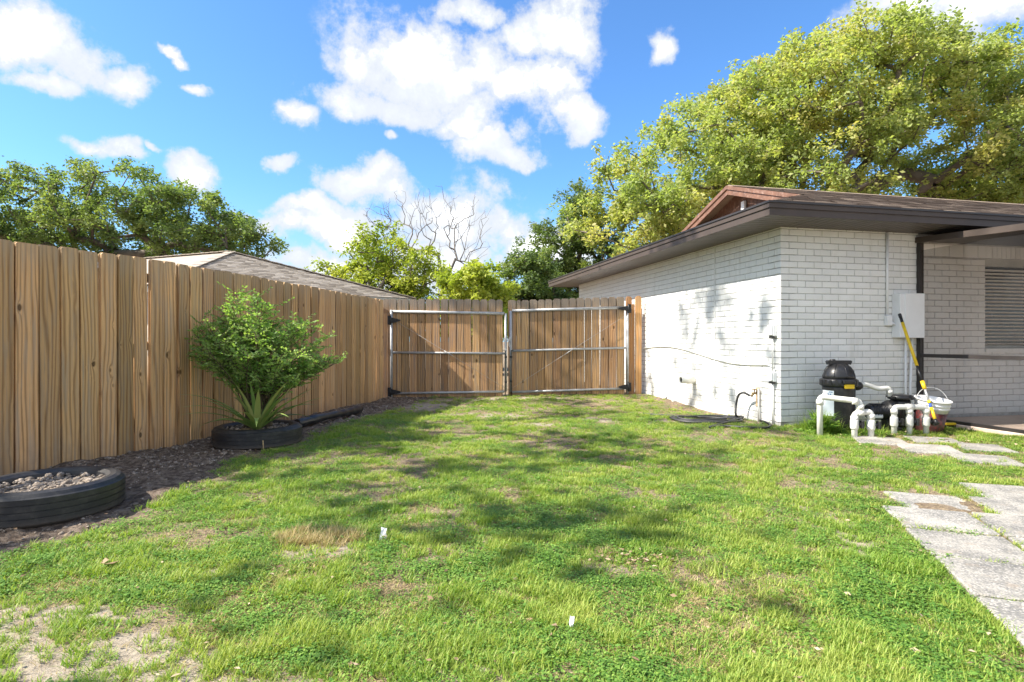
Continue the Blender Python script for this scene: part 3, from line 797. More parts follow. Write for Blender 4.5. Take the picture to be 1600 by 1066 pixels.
# cable across the side wall
cb = MB()
pts_ = [spos(3.78, 0.03, 1.04 - 12 * 10.6 / 900)]
for px_, py_ in ((1015, 543), (1035, 541.5), (1050, 542), (1070, 546), (1090, 552), (1115, 560), (1140, 566.5), (1165, 569.5), (1190, 570), (1203, 570.5)):
    r_ = (px_ - 800) / FP; t_ = (HC[0] - HC[1] * r_) / (D1[1] * r_ - D1[0]); Yy = HC[1] + D1[1] * t_
    pts_.append(spos(t_, 0.02, CH + (533 - py_) / FP * Yy))
pts_ += [spos(0.10, 0.022, 0.70), spos(0.085, 0.024, 0.62), spos(0.085, 0.024, 0.55)]
cb.tube(catmull(pts_, 6), 0.011, 8)
o = cb.build('cable', 'cable_paint'); tag(o, 'white painted cable sagging across the side wall of the house', 'cable')
# outlets at the corner
def outlet(z, label, h_):
    e = empty('outlet_box', spos(0.1, 0.009, z), label, 'outlet box', rz=ANG)
    m_ = MB(); m_.box(-0.055, 0.0, -0.045, 0.045, -h_ / 2, h_ / 2, ch=0.006); m_.build('box', 'panel_white', e)
    m_ = MB(); m_.box(-0.075, -0.055, -0.04, 0.04, -h_ / 2 + 0.01, h_ / 2 - 0.005, ch=0.006); m_.build('cover', 'panel_white', e)
    m_ = MB(); m_.box(-0.06, -0.02, -0.035, 0.035, -h_ / 2 - 0.022, -h_ / 2, ch=0.004); m_.build('latch', 'black_iron', e)
    return e
outlet(1.17, 'upper white weatherproof outlet box near the corner of the side wall', 0.14)
e2 = outlet(0.60, 'lower white outlet box near the corner, above the ground conduit', 0.12)
m_ = MB(); m_.tube([(-0.03, 0, 0.50), (-0.03, 0, 0.063)], 0.01, 8); o = m_.build('conduit', 'cable_paint', e2)
m_ = MB(); m_.tube([(-0.026, 0, -0.08), (-0.026, 0, -0.58)], 0.013, 8); o = m_.build('conduit', 'cable_paint', e2)
# drain pipe stub through the wall
m_ = MB(); M_ = Matrix.Translation(spos(1.98, 0.0, 0.44)) @ Matrix.Rotation(ANG, 4, 'Z') @ Matrix.Rotation(R(-90), 4, 'Y')
m_.lathe([(0.052, 0.0), (0.052, 0.24), (0.043, 0.24), (0.043, 0.02)], 20, M_)
o = m_.build('drain_pipe', 'pvc_white'); tag(o, 'short white drain pipe poking out of the side wall', 'pipe')
m_ = MB(); m_.lathe([(0.0001, 0.225), (0.0428, 0.225)], 20, M_); m_.build('bore_shade', 'black_plastic', o)  # black disc set in the mouth stands for the shade inside the pipe
# faucet
fc = empty('garden_tap', spos(0.42, 0.009, 0.37), 'rusty garden tap on the side wall with a black hose attached', 'tap', rz=ANG)
m_ = MB(); m_.box(-0.012, 0.0, -0.035, 0.035, -0.17, 0.07, ch=0.003); m_.build('backing_plate', 'rust_tan', fc)
m_ = MB(); m_.tube([(-0.01, 0, 0), (-0.09, 0, 0)], 0.014, 8); m_.tube([(-0.07, 0, 0), (-0.10, 0, -0.04)], 0.016, 8); m_.tube([(-0.055, 0, 0), (-0.055, 0, 0.045)], 0.008, 6); m_.build('tap_body', 'brass', fc)
m_ = MB(); m_.lathe([(0.001, 0), (0.03, 0), (0.03, 0.012), (0.001, 0.014)], 12, Matrix.Translation((-0.055, 0, 0.045))); m_.build('handle', 'brass', fc)
m_ = MB(); m_.tube([(-0.03, -0.05, 0.06), (-0.03, -0.05, -0.36)], 0.012, 8); m_.build('riser_pipe', 'cable_paint', fc)

# ------------------------------------------------------------------ fences
fence_edges_px = [-29, -9, 19, 58.5, 92.5, 122.5, 153.5, 180.5, 206.5, 229.5, 252.5, 275,
                  293, 312.5, 329, 345.5, 361, 377, 390.5, 404, 416.5, 428.5, 440.5, 452.5, 462.5, 472.5, 483, 495, 504.5, 513, 522,
                  530.5, 538.5, 546, 553, 559.5, 566, 572.5, 579, 585, 590.5, 596.5]
FA, FB, FC_ = Vector((-3.924, 4.415, 0)), Vector((-3.37, 5.78, 0)), Vector((-2.34, 10.46, 0))
def fence_pt(px_):
    r_ = (px_ - 800) / FP
    a, b_ = (FA, FB) if px_ <= 275 else (FB, FC_)
    dx = b_ - a; k_ = (r_ * a.y - a.x) / (dx.x - r_ * dx.y)
    return a + dx * k_
def board_mesh(wd, ht, seed, ear=0.022, th=0.032):
    r_ = random.Random(seed); m_ = MB()
    e0, e1 = ear * r_.uniform(0.7, 1.3), ear * r_.uniform(0.7, 1.3)
    e0 = min(e0, wd * .3); e1 = min(e1, wd * .3)
    c = 0.002
    outl = [(0, 0), (wd, 0), (wd, ht * .33), (wd + r_.uniform(-c, c), ht * .66), (wd, ht - e1), (wd - e1, ht), (e0, ht), (0, ht - e0), (r_.uniform(-c, c), ht * .66), (0, ht * .33)]
    cup = r_.uniform(-0.004, 0.004)
    m_.prism(outl, -th * .2, 0)
    k_ = 0.0085 if wd > .1 else .006
    m_.prism([(min(max(x_, k_), wd - k_), min(z_, ht - k_ * (0 if ear > .5 else .6))) for x_, z_ in outl], -th, -th * .2 - 0.0002)
    return m_
fence = empty('wooden_fence', (FA.x, FA.y, 0), 'tall tan dog-eared board fence running along the left side of the yard', 'fence')
brd_n = 0
for i in range(len(fence_edges_px) - 1):
    a, b_ = fence_pt(fence_edges_px[i]), fence_pt(fence_edges_px[i + 1])
    if fence_edges_px[i] < 275 < fence_edges_px[i + 1]: b_ = FB
    L = (b_ - a).length; gap = random.choice((0.0005, 0.001, 0.0005, 0.003))
    if abs(fence_edges_px[i + 1] - 275) < 1: gap = 0.012
    ang = math.atan2(b_.y - a.y, b_.x - a.x)
    top = 1.824 + random.uniform(-0.008, 0.008) - (0.03 if a.y > 5.8 else 0.0) * smooth(5.8, 10, a.y)
    zb = -0.06 if a.y < 9 else -0.02
    bm_ = board_mesh(L - gap, top - zb, i + 5)
    o = bm_.build('fence_board', 'fence_wood', fence)
    o.location = (a.x - FA.x + random.uniform(-0.003, 0.003), a.y - FA.y, zb)
    o.rotation_euler = (R(random.uniform(-0.25, 0.25)), R(random.uniform(-0.3, 0.3)), ang + R(random.uniform(-0.9, 0.9)))
    brd_n += 1
for (a, b_) in ((FA - (FB - FA) * 1.2, FB), (FB, FC_)):
    dv = (b_ - a); L = dv.length; ang = math.atan2(dv.y, dv.x)
    for z_ in (0.25, 0.95, 1.6):
        m_ = MB(); m_.box(0, L, 0.003, 0.04, z_, z_ + 0.085); m_.build('fence_rail', 'fence_wood', fence, (a.x - FA.x, a.y - FA.y, 0), ang)
    n_ = max(2, int(L / 2.4) + 1)
    for k in range(n_ + 1):
        p = a + dv * (k / n_)
        m_ = MB(); m_.box(-0.045, 0.045, 0.04, 0.13, -0.4, 1.7); m_.build('fence_post', 'fence_wood', fence, (p.x - FA.x, p.y - FA.y, 0), ang)
# boards that stand before the photo's left edge
a0 = fence_pt(-29); dv = (FB - FA).normalized()
for k in range(6):
    p = a0 - dv * 0.15 * (k + 1)
    o = board_mesh(0.145, 1.88, k + 77).build('fence_board', 'fence_wood', fence, (p.x - FA.x, p.y - FA.y, -0.06), math.atan2(dv.y, dv.x))

# gate: two leaves of boards on galvanised pipe frames
GYL, GYR = 10.46, 10.56
def gX(px_, Y=10.5): return (px_ - 800) / FP * Y
def leaf(label, px0, px1, hinge_left, ztop0, ztop1, zb0, zb1, rails, boards, Y):
    x0, x1 = gX(px0, Y), gX(px1, Y); wd = x1 - x0
    e = empty('gate_leaf', (x0, Y, 0), label, 'gate', 'leaves of the double wooden gate')
    lz = lambda a, b_, x_: a + (b_ - a) * x_ / wd
    x = -0.015
    for i, bw in enumerate(boards):
        zt = lz(ztop0, ztop1, x) + random.uniform(-0.006, 0.006); zb = lz(zb0, zb1, x)
        o = board_mesh(bw, zt - zb, 200 + i + int(px0), 0.028).build('gate_board', 'gate_wood', e, (x, 0.045, zb))
        o.rotation_euler = (0, R(random.uniform(-0.25, 0.25)), R(random.uniform(-0.6, 0.6)))
        x += bw + random.choice((0.001, 0.0025, 0.004, 0.001, 0.001))
    r_ = 0.024
    hx, fx = (0.03, wd - 0.04) if hinge_left else (wd - 0.04, 0.03)
    zt, zm, zl = rails
    for nm, xx in (('frame_upright', hx), ('frame_upright', fx)):
        hinge = xx == hx
        m_ = MB(); tz = lz(zt[0], zt[1], xx); m_.tube([(xx, 0, lz(zl[0], zl[1], xx) - (0.09 if hinge else 0.0)), (xx, 0, tz + (0.03 if hinge else 0.0))], r_, 12); m_.build(nm, 'galvanised', e)
    a, b_ = min(hx, fx) + 0.024, max(hx, fx) - 0.024
    for (za, zb) in rails:
        rr = 0.027 if (za, zb) == zt else 0.021
        m_ = MB(); m_.tube([(a, 0, lz(za, zb, a)), (b_, 0, lz(za, zb, b_))], rr, 12); m_.build('frame_rail', 'galvanised', e)
    # tension cable with turnbuckle from the upper hinge corner to the lower free corner
    A_ = Vector((hx, -0.032, lz(zt[0], zt[1], hx) - 0.12)); B_ = Vector((fx, -0.032, lz(zl[0], zl[1], fx) + 0.06))
    m_ = MB(); m_.tube([A_, B_], 0.0025, 5); c_ = (A_ + B_) / 2; dd = (B_ - A_).normalized(); m_.tube([c_ - dd * 0.09, c_ + dd * 0.09], 0.007, 6); m_.build('brace_cable', 'galvanised', e)
    # strap hinges
    for zz_ in (lz(zt[0], zt[1], hx) - (0.16 if hinge_left else 0.02), lz(zl[0], zl[1], hx) + 0.03):
        s = 1 if hinge_left else -1
        m_ = MB(); m_.prism([(hx - s * 0.06, zz_ - 0.08), (hx - s * 0.02, zz_ - 0.08), (hx - s * 0.02, zz_ + 0.08), (hx - s * 0.06, zz_ + 0.08)][::s], -0.038, -0.028)
        m_.prism([(hx, zz_ - 0.055), (hx + s * 0.17, zz_ - 0.012), (hx + s * 0.17, zz_ + 0.012), (hx, zz_ + 0.055)][::s], -0.038, -0.028)
        m_.tube([(hx - s * 0.01, -0.036, zz_ - 0.085), (hx - s * 0.01, -0.036, zz_ + 0.085)], 0.012, 8)
        for bx in (0.03, 0.08, 0.13): m_.lathe([(0.008, 0), (0.008, 0.006)], 8, Matrix.Translation((hx + s * bx, -0.038, zz_)) @ Matrix.Rotation(R(90), 4, 'X'))
        m_.build('hinge', 'black_iron', e)
    # drop rod beside the meeting stile
    xx = fx + (-0.0 if hinge_left else 0.0) ; s = -1 if hinge_left else 1
    m_ = MB(); m_.tube([(fx + s * 0.035 * 0.2, -0.04, -0.02), (fx + s * 0.035 * 0.2, -0.04, 0.87), (fx + s * 0.05, -0.04, 0.875)], 0.0085, 6)
    for zz_ in (0.3, 0.75): m_.box(fx - 0.02, fx + 0.025, -0.052, -0.024, zz_ - 0.018, zz_ + 0.018)
    m_.build('drop_rod', 'black_iron', e)
    return e
def bw(n, tot):
    a = [0.137] * n
    for i in random.sample(range(n), 3): a[i] = 0.12
    a[1] = 0.075
    s_ = (tot) / (sum(a) + 0.0055 * n); return [q * s_ for q in a]
wl = gX(792, GYL) - gX(609, GYL); wr = gX(984, GYR) - gX(797, GYR)
zc = lambda py, Y: CH + (533 - py) / FP * Y
leaf('left leaf of the wide wooden gate, hinged beside the board fence', 609, 793.6, True, 1.805, 1.80, 0.02, 0.015, ((zc(487, GYL), zc(490, GYL)), (zc(551, GYL), zc(552.5, GYL)), (zc(615, GYL), zc(612, GYL))), bw(15, wl), GYL)
leaf('right leaf of the wide wooden gate, hinged beside the white brick wall', 795.6, 984, False, 1.79, 1.865, 0.05, 0.07, ((zc(486, GYR), zc(480.5, GYR)), (zc(548.5, GYR), zc(543.5, GYR)), (zc(613, GYR), zc(607, GYR))), bw(15, wr), GYR)
# latch and chain in the middle
lt = empty('gate_latch', (gX(795, 10.4), 10.40, 1.06), 'small metal latch with a chain where the two gate leaves meet', 'latch')
m_ = MB(); m_.box(-0.05, 0.05, -0.01, 0.01, -0.015, 0.015, ch=0.003); m_.lathe([(0.02, -0.01), (0.02, 0.01)], 10, Matrix.Translation((0.02, -0.02, 0.03)) @ Matrix.Rotation(R(90), 4, 'X')); m_.build('latch_bar', 'galvanised', lt)
m_ = MB()
for k in range(5):
    c_ = Vector((0.0 + 0.004 * k, -0.025, -0.02 - 0.025 * k)); ex = Vector((1, 0, 0)) if k % 2 else Vector((0, 1, 0)); m_.tube(arc(c_, 0, 2 * math.pi, 0.015, 8, ex, Vector((0, 0, 1))), 0.004, 5, False)
m_.build('chain', 'galvanised', lt)
# gate posts
p = empty('gate_post', (gX(601, 10.45), 10.45, 0), 'grey weathered gate post where the fence meets the left gate leaf', 'gate post', 'posts holding the double gate')
m_ = MB(); m_.box(-0.075, 0.06, 0.0, 0.09, -0.3, 1.54, ch=0.004); m_.build('post', 'gate_wood', p)
board_mesh(0.115, 1.81, 9, 0.02).build('post_cap_board', 'gate_wood', p, (-0.05, 0.115, 0))
p = empty('gate_post', (gX(984.5, 10.55), 10.60, 0), 'orange-tan gate post with a rounded cap board against the white brick wall', 'gate post', 'posts holding the double gate')
m_ = MB(); m_.box(-0.02, 0.092, -0.02, 0.07, -0.3, 1.72, ch=0.004); m_.build('post', 'post_wood', p)
board_mesh(0.115, 1.87, 11, 0.03).build('post_cap_board', 'post_wood', p, (-0.05, 0.11, 0.0))
board_mesh(0.12, 1.80, 12, 0.035).build('post_cap_board', 'post_wood', p, (0.10, -0.005, 0.07))

# ------------------------------------------------------------------ tire planters
def tire(name, loc, r, h_, label, tilt=0):
    e = empty(name, loc, label, 'tire planter', 'old tires used as planters')
    m_ = MB()
    prof = [(r * .70, h_ * .42), (r * .72, h_ * .72), (r * .74, h_ * .90), (r * .80, h_ * .985), (r * .88, h_), (r * .94, h_ * .955), (r * .975, h_ * .87)]
    z = h_ * .84                                          # ribbed tread
    k = 0
    while z > h_ * .14:
        ins = 0.0 if k % 2 == 0 else 0.006
        wz = 0.030 if k % 2 == 0 else 0.006
        prof += [(r - ins, z), (r - ins, z - wz)]; z -= wz; k += 1
    prof += [(r * .97, h_ * .1), (r * .9, h_ * .0), (r * .75, h_ * .0), (r * .70, h_ * .2)]
    m_.lathe(prof, 110, close=True, sm=False)
    o = m_.build('tire', 'tire_rubber', e)
    e.rotation_euler = (R(tilt), 0, 0)
    # soil surface inside
    n = 28; V = [(0, 0, h_ * .78)]; Fc = []
    for ring in range(1, 9):
        for k in range(n):
            a = 2 * math.pi * k / n; rr = r * .78 * ring / 8
            V.append((rr * math.cos(a), rr * math.sin(a), h_ * .80 + random.uniform(-0.012, 0.012) - 0.02 * (ring / 8) ** 2))
    for k in range(n): Fc.append((0, 1 + k, 1 + (k + 1) % n))
    for ring in range(7):
        for k in range(n): Fc.append((1 + ring * n + k, 1 + (ring + 1) * n + k, 1 + (ring + 1) * n + (k + 1) % n, 1 + ring * n + (k + 1) % n))
    ms = MB(); ms.add(V, Fc, True); so = ms.build('soil_fill', 'bed_soil', e)
    return e
simple('bed_soil', (0.15, 0.125, 0.105), 0.95, var=0.5, scale=20, bstr=0.9, bscale=60)
T1 = (-2.83, 3.50); T2 = (-2.57, 5.83)
t1 = tire('tire_planter', (T1[0], T1[1], 0.0), 0.40, 0.205, 'large black tire filled with grey rubble soil at the left edge')
t2 = tire('tire_planter', (T2[0], T2[1], 0.0), 0.42, 0.195, 'black tire round the foot of the bushy green shrub')

# rubble stones: bed, tire and wall foot
ico_v = []
def rocks(name, pts, parent=None, matn='rock'):
    t = (1 + 5 ** .5) / 2
    iv = np.array([(-1, t, 0), (1, t, 0), (-1, -t, 0), (1, -t, 0), (0, -1, t), (0, 1, t), (0, -1, -t), (0, 1, -t), (t, 0, -1), (t, 0, 1), (-t, 0, -1), (-t, 0, 1)]) / 1.9
    fi = np.array([(0, 11, 5), (0, 5, 1), (0, 1, 7), (0, 7, 10), (0, 10, 11), (1, 5, 9), (5, 11, 4), (11, 10, 2), (10, 7, 6), (7, 1, 8), (3, 9, 4), (3, 4, 2), (3, 2, 6), (3, 6, 8), (3, 8, 9), (4, 9, 5), (2, 4, 11), (6, 2, 10), (8, 6, 7), (9, 8, 1)])
    V = []; Fc = []
    for (x, y, z, s_) in pts:
        a = rng.uniform(0, 6.28); ca, sa = math.cos(a), math.sin(a)
        v = iv * rng.uniform(0.6, 1.3, (12, 1)) * np.array((s_ * rng.uniform(.8, 1.5), s_ * rng.uniform(.6, 1.1), s_ * rng.uniform(.4, .8)))
        v = np.stack([v[:, 0] * ca - v[:, 1] * sa, v[:, 0] * sa + v[:, 1] * ca, v[:, 2]], 1) + np.array((x, y, z))
        Fc.append(fi + len(V) * 12); V.append(v)
    me_ = mesh_np(name, np.concatenate(V), np.concatenate(Fc), matn)
    o = link(name, me_, parent); o['kind'] = 'stuff'; return o
simple('rubble', (0.20, 0.158, 0.12), 0.95, var=0.75, scale=28, bstr=0.5, bscale=140, dirt=(0.52, 0.47, 0.42), dirtamt=0.8)
pts_ = []
while len(pts_) < 3600:
    y = rng.uniform(1.7, 10.6); x = rng.uniform(-4.4, -1.2)
    if bed_mask(np.array([x]), np.array([y]))[0] < rng.uniform(0.3, 1.0): continue
    fx = -3.924 + (y - 4.415) * 0.25
    if x < fx + 0.02 and y > 4.3: continue
    if math.hypot(x - T1[0], y - T1[1]) < 0.41 or math.hypot(x - T2[0], y - T2[1]) < 0.42: continue
    if vnoise(np.array([x * 2.5]), np.array([y * 2.5]), 60)[0] < 0.42 and rng.random() < 0.75: continue
    s_ = min(0.034, 0.004 + rng.exponential(0.0052))
    pts_.append((x, y, gzf(x, y) + s_ * 0.25, s_))
for k in range(220):
    t_ = rng.uniform(0.2, 3.5); q_ = abs(rng.normal(0, 0.16)) + 0.03; P_ = spos(t_, q_, 0); s_ = min(0.02, 0.004 + rng.exponential(0.004)); pts_.append((P_.x, P_.y, gzf(P_.x, P_.y) + s_ * .25, s_))
o = rocks('bed_rubble', pts_, matn='rubble'); tag(o, 'loose grey stones and soil clods in the bare bed along the fence', 'rubble', kind='stuff')
for e_, T_, r_ in ((t1, T1, .30), (t2, T2, .32)):
    pp = []
    for k in range(420):
        a = rng.uniform(0, 6.28); q = r_ * math.sqrt(rng.random()); s_ = min(0.03, 0.006 + rng.exponential(0.006)); pp.append((q * math.cos(a), q * math.sin(a), .163 + s_ * .2, s_))
    rocks('rubble', pp, e_, matn='rubble')

# ------------------------------------------------------------------ plants: shared generators
def leaf_mesh(name, C, S, matn, tint, droop=0.0, aspect=0.5, flat=0.0, dirs=None):
    """one folded leaf (two triangles pairs) per centre; C (n,3) S (n,)"""
    n = len(C)
    if dirs is None:
        dirs = rng.normal(0, 1, (n, 3)); dirs[:, 2] = dirs[:, 2] * (1 - flat) - droop
    dirs /= np.linalg.norm(dirs, axis=1)[:, None]
    u = rng.normal(0, 1, (n, 3)); u[:, 2] *= (1 - flat)
    u -= dirs * (u * dirs).sum(1)[:, None]; u /= np.linalg.norm(u, axis=1)[:, None]
    nr = np.cross(dirs, u)
    S = S[:, None]
    a = C; b_ = C + dirs * S * .5 + u * S * aspect * .5 + nr * S * .08; c = C + dirs * S; d_ = C + dirs * S * .5 - u * S * aspect * .5 + nr * S * .08
    V = np.stack([a, b_, c, d_], 1).reshape(-1, 3); Fc = np.arange(4 * n).reshape(n, 4)
    return mesh_np(name, V, Fc, matn, tint)

def grow_tree(name, base, fork_h, ellipsoids, n_clusters, leaves_per, leaf_size, leafmat, barkmat, label, cat='tree', group=None, trunk_r=0.3,
              cluster_r=0.6, seed=1, leaf_flat=0.45, hollow=0.35, twig_r=0.012, lean=(0, 0), leaf_tint=0.5, bal=0.15, wig=0.12):
    """trunk and limbs grown outwards to leaf-cluster points that fill the crown's ellipsoids"""
    r_ = np.random.default_rng(seed)
    base = np.array(base, float); e = empty(name, tuple(base), label, cat, group)
    C = []
    vol = np.array([a[3] * a[4] * a[5] for a in ellipsoids]) ** (2 / 3.); vol = vol / vol.sum()
    while len(C) < n_clusters:
        k = r_.choice(len(ellipsoids), p=vol); ex = ellipsoids[k]
        d_ = r_.normal(0, 1, 3); d_ /= np.linalg.norm(d_); q = r_.uniform(hollow, 1.0) ** (1 / 2.2)
        p = np.array(ex[:3]) + d_ * q * np.array(ex[3:6])
        if p[2] < fork_h * 0.9: continue
        C.append(p)
    C = np.array(C) - base
    fork = np.array((lean[0], lean[1], fork_h))
    nodes = [np.zeros(3), fork * .5 + r_.normal(0, .05, 3) * trunk_r, fork]; par = [-1, 0, 1]
    order = np.argsort(np.linalg.norm(C - fork, axis=1))
    leafnode = []
    for i in order:
        p = C[i]; N = np.array(nodes[2:]); dist = np.linalg.norm(N - p, axis=1); fd = np.linalg.norm(N - fork, axis=1)
        cost = dist + bal * fd
        j = int(np.argmin(cost)) + 2; a = nodes[j]; L = np.linalg.norm(p - a); ns = max(1, int(L / 0.9)); prev = j
        side = r_.normal(0, 1, 3) * L * wig; 
        for s_ in range(1, ns + 1):
            t = s_ / ns; q = a * (1 - t) + p * t + side * math.sin(t * math.pi) + np.array((0, 0, -0.06 * L * math.sin(t * math.pi))); nodes.append(q); par.append(prev); prev = len(nodes) - 1
        leafnode.append(prev)
    nodes = np.array(nodes); cnt = np.zeros(len(nodes))
    for l in leafnode: cnt[l] += 1
    for k in range(len(nodes) - 1, 0, -1): cnt[par[k]] += cnt[k]
    rad = twig_r * np.maximum(cnt, 1) ** 0.5; rad = rad * min(1.0, trunk_r / rad[1]) if rad[1] > trunk_r else rad * (1 + (trunk_r / rad[1] - 1) * np.clip(cnt / cnt[1], 0, 1))
    # tubes: one short tapered piece per segment
    nn = 6; V = np.zeros(((len(nodes) - 1) * 2 * nn, 3)); Fc = np.zeros(((len(nodes) - 1) * nn, 4), int)
    for k in range(1, len(nodes)):
        a, b_ = nodes[par[k]], nodes[k]; t = b_ - a; t = t / (np.linalg.norm(t) + 1e-9); u = np.cross(t, (0.3, 0.9, 0.17)); u /= np.linalg.norm(u); v = np.cross(t, u)
        ra = min(rad[par[k]], rad[k] * 1.35) if par[k] > 1 else rad[par[k]]; o_ = (k - 1) * 2 * nn
        for q in range(nn):
            an = 2 * math.pi * q / nn; dr = u * math.cos(an) + v * math.sin(an); V[o_ + q] = a + dr * ra; V[o_ + nn + q] = b_ + dr * rad[k] * (1.25 if par[k] == 0 else 1.0)
            Fc[(k - 1) * nn + q] = (o_ + q, o_ + (q + 1) % nn, o_ + nn + (q + 1) % nn, o_ + nn + q)
    link('trunk', mesh_np('trunk', V, Fc, barkmat, smooth_=True), e)
    if leaves_per:
        P = nodes[leafnode]; cs = r_.uniform(0.55, 1.35, len(P)); ct = r_.uniform(-.28, .28, len(P))
        n = len(P) * leaves_per; k = np.repeat(np.arange(len(P)), leaves_per)
        # sub-sprays: little groups of leaves so that the crown breaks up into tufts
        sp = r_.normal(0, 1, (len(P), 9, 3)); sp /= np.linalg.norm(sp, axis=2)[:, :, None]; sp *= r_.uniform(.25, 1, (len(P), 9, 1))
        j = r_.integers(0, 9, n)
        off = sp[k, j] * (cluster_r * cs[k])[:, None] * np.array((1, 1, .62)) + r_.normal(0, 1, (n, 3)) * cluster_r * .17
        Cc = P[k] + off
        S = leaf_size * r_.uniform(.6, 1.3, n)
        tint = np.clip(leaf_tint + ct[k] + r_.normal(0, .10, n), 0, 1)
        link('crown', leaf_mesh('crown', Cc, S, leafmat, tint, droop=.25, flat=leaf_flat, aspect=.55), e)
    return e

def ell(px0, py0, px1, py1, Y, dy):
    """ellipsoid that fills a box of the photo at depth Y"""
    k = Y / FP
    return ((px0 + px1) / 2 * k - 800 * k, Y, CH + (533 - (py0 + py1) / 2) * k, (px1 - px0) / 2 * k, dy, (py1 - py0) / 2 * k)

# big yellow-green oak behind the house
Yb = 24.0
grow_tree('oak_tree', ((1330 - 800) / FP * Yb, Yb + 1, 0), 3.6,
          [ell(970, 165, 1240, 350, Yb, 3), ell(1090, 95, 1340, 260, Yb, 3.5), ell(1110, 130, 1420, 330, Yb, 4), ell(1150, 45, 1560, 240, Yb, 4), ell(930, 190, 1180, 390, Yb - 1, 3), ell(1380, 60, 1640, 330, Yb + 1, 4),
           ell(1230, 40, 1500, 160, Yb, 3), ell(880, 290, 1060, 400, Yb - 1, 2.5), ell(1420, 150, 1700, 330, Yb, 4), ell(1000, 250, 1400, 400, Yb - 1, 3), ell(1450, 230, 1800, 330, Yb + 1, 4)],
          1150, 170, 0.165, 'leaf_big_oak', 'bark', 'huge spreading oak with yellow-green leaves behind the white house', trunk_r=0.5, cluster_r=0.70, seed=11, twig_r=0.021, leaf_tint=.55)
# left oak beyond the neighbour's house
Yl = 27.0
grow_tree('oak_tree', ((196 - 800) / FP * Yl, Yl, 0), 3.5,
          [ell(-40, 260, 140, 400, Yl, 3), ell(90, 255, 290, 400, Yl, 3.5), ell(230, 290, 380, 405, Yl, 3), ell(330, 345, 432, 412, Yl, 2), ell(-140, 280, 40, 400, Yl, 3), ell(-40, 330, 400, 410, Yl, 3)],
          480, 170, 0.15, 'leaf_left_oak', 'bark', 'dark green oak above the left end of the board fence', trunk_r=0.4, cluster_r=0.62, seed=4, twig_r=0.022)
# light green tree above the gate
Ym = 20.0
grow_tree('light_green_tree', ((650 - 800) / FP * Ym, Ym, 0), 1.2,
          [ell(475, 410, 600, 465, Ym, 1.2), ell(600, 440, 720, 535, Ym, 1), ell(545, 345, 640, 440, Ym, 1.2), ell(600, 370, 700, 470, Ym, 1.4), ell(520, 400, 690, 475, Ym, 1.5)],
          190, 100, 0.12, 'leaf_light', 'bark', 'airy light green tree rising above the left half of the gate', trunk_r=0.17, cluster_r=0.40, seed=8, twig_r=0.014, hollow=.1)
# leafless tree behind it
grow_tree('bare_tree', ((680 - 800) / FP * 24, 24, 0), 2.2,
          [ell(590, 290, 660, 400, 24, 1.2), ell(640, 285, 720, 400, 24, 1.4), ell(690, 295, 775, 420, 24, 1.2), ell(560, 310, 620, 360, 24, .8)],
          420, 0, 0.1, 'leaf_light', 'bark_pale', 'leafless grey tree with bare twigs behind the light green tree', trunk_r=0.085, seed=5, twig_r=0.0046, hollow=.15, wig=0.05, bal=.6)
# yellow-green shrub over the gate
grow_tree('yellow_shrub', ((745 - 800) / FP * 17, 17, 0), 0.9,
          [ell(680, 412, 800, 490, 17, 1.3), ell(690, 450, 810, 545, 17, 1.0)], 95, 230, 0.12, 'leaf_yellow', 'bark', 'bright yellow-green shrub showing over the middle of the gate', 'shrub', trunk_r=0.1, cluster_r=0.36, seed=9, twig_r=0.012, hollow=.1)
# round olive tree and the tall dark tree at the eave
grow_tree('round_tree', ((825 - 800) / FP * 21, 21, 0), 1.2,
          [ell(775, 395, 880, 490, 21, 1.4), ell(780, 450, 980, 545, 21, 1.0)], 150, 230, 0.12, 'leaf_dark', 'bark', 'rounded olive-green tree showing over the right half of the gate', trunk_r=0.14, cluster_r=0.45, seed=13, twig_r=0.014, hollow=.15)
grow_tree('dark_tree', ((905 - 800) / FP * 26, 26, 0), 2.5,
          [ell(812, 345, 905, 455, 26, 1.8), ell(865, 290, 960, 400, 26, 2), ell(880, 360, 990, 480, 26, 2), ell(840, 400, 930, 480, 26, 2)],
          190, 190, 0.13, 'leaf_dark', 'bark', 'dark green tree standing between the gate and the huge oak', trunk_r=0.22, cluster_r=0.48, seed=14, twig_r=0.017, hollow=.1)
# street-side oak left of the yard whose crown throws the dappled shade
grow_tree('shade_oak', (-11.5, 7.5, 0), 4.5,
          [(-9.5, 5.5, 9.2, 3.2, 3.6, 1.7), (-8.6, 9.2, 10.8, 2.6, 2.4, 1.5), (-12.5, 7.0, 9.8, 3.2, 4, 2.0), (-8.2, 3.5, 8.2, 2.2, 2.2, 1.2), (-8.6, 1.5, 7.6, 2.4, 1.6, 1.0), (-10, 4.2, 15.8, 2.4, 2.0, 1.6), (-9.5, 5.9, 13.2, 2.2, 2.2, 1.6)],
          62, 44, 0.22, 'leaf_left_oak', 'bark', 'tall oak on the neighbouring lot whose crown shades the lawn', trunk_r=0.3, cluster_r=0.75, seed=21, twig_r=0.008, hollow=.1)

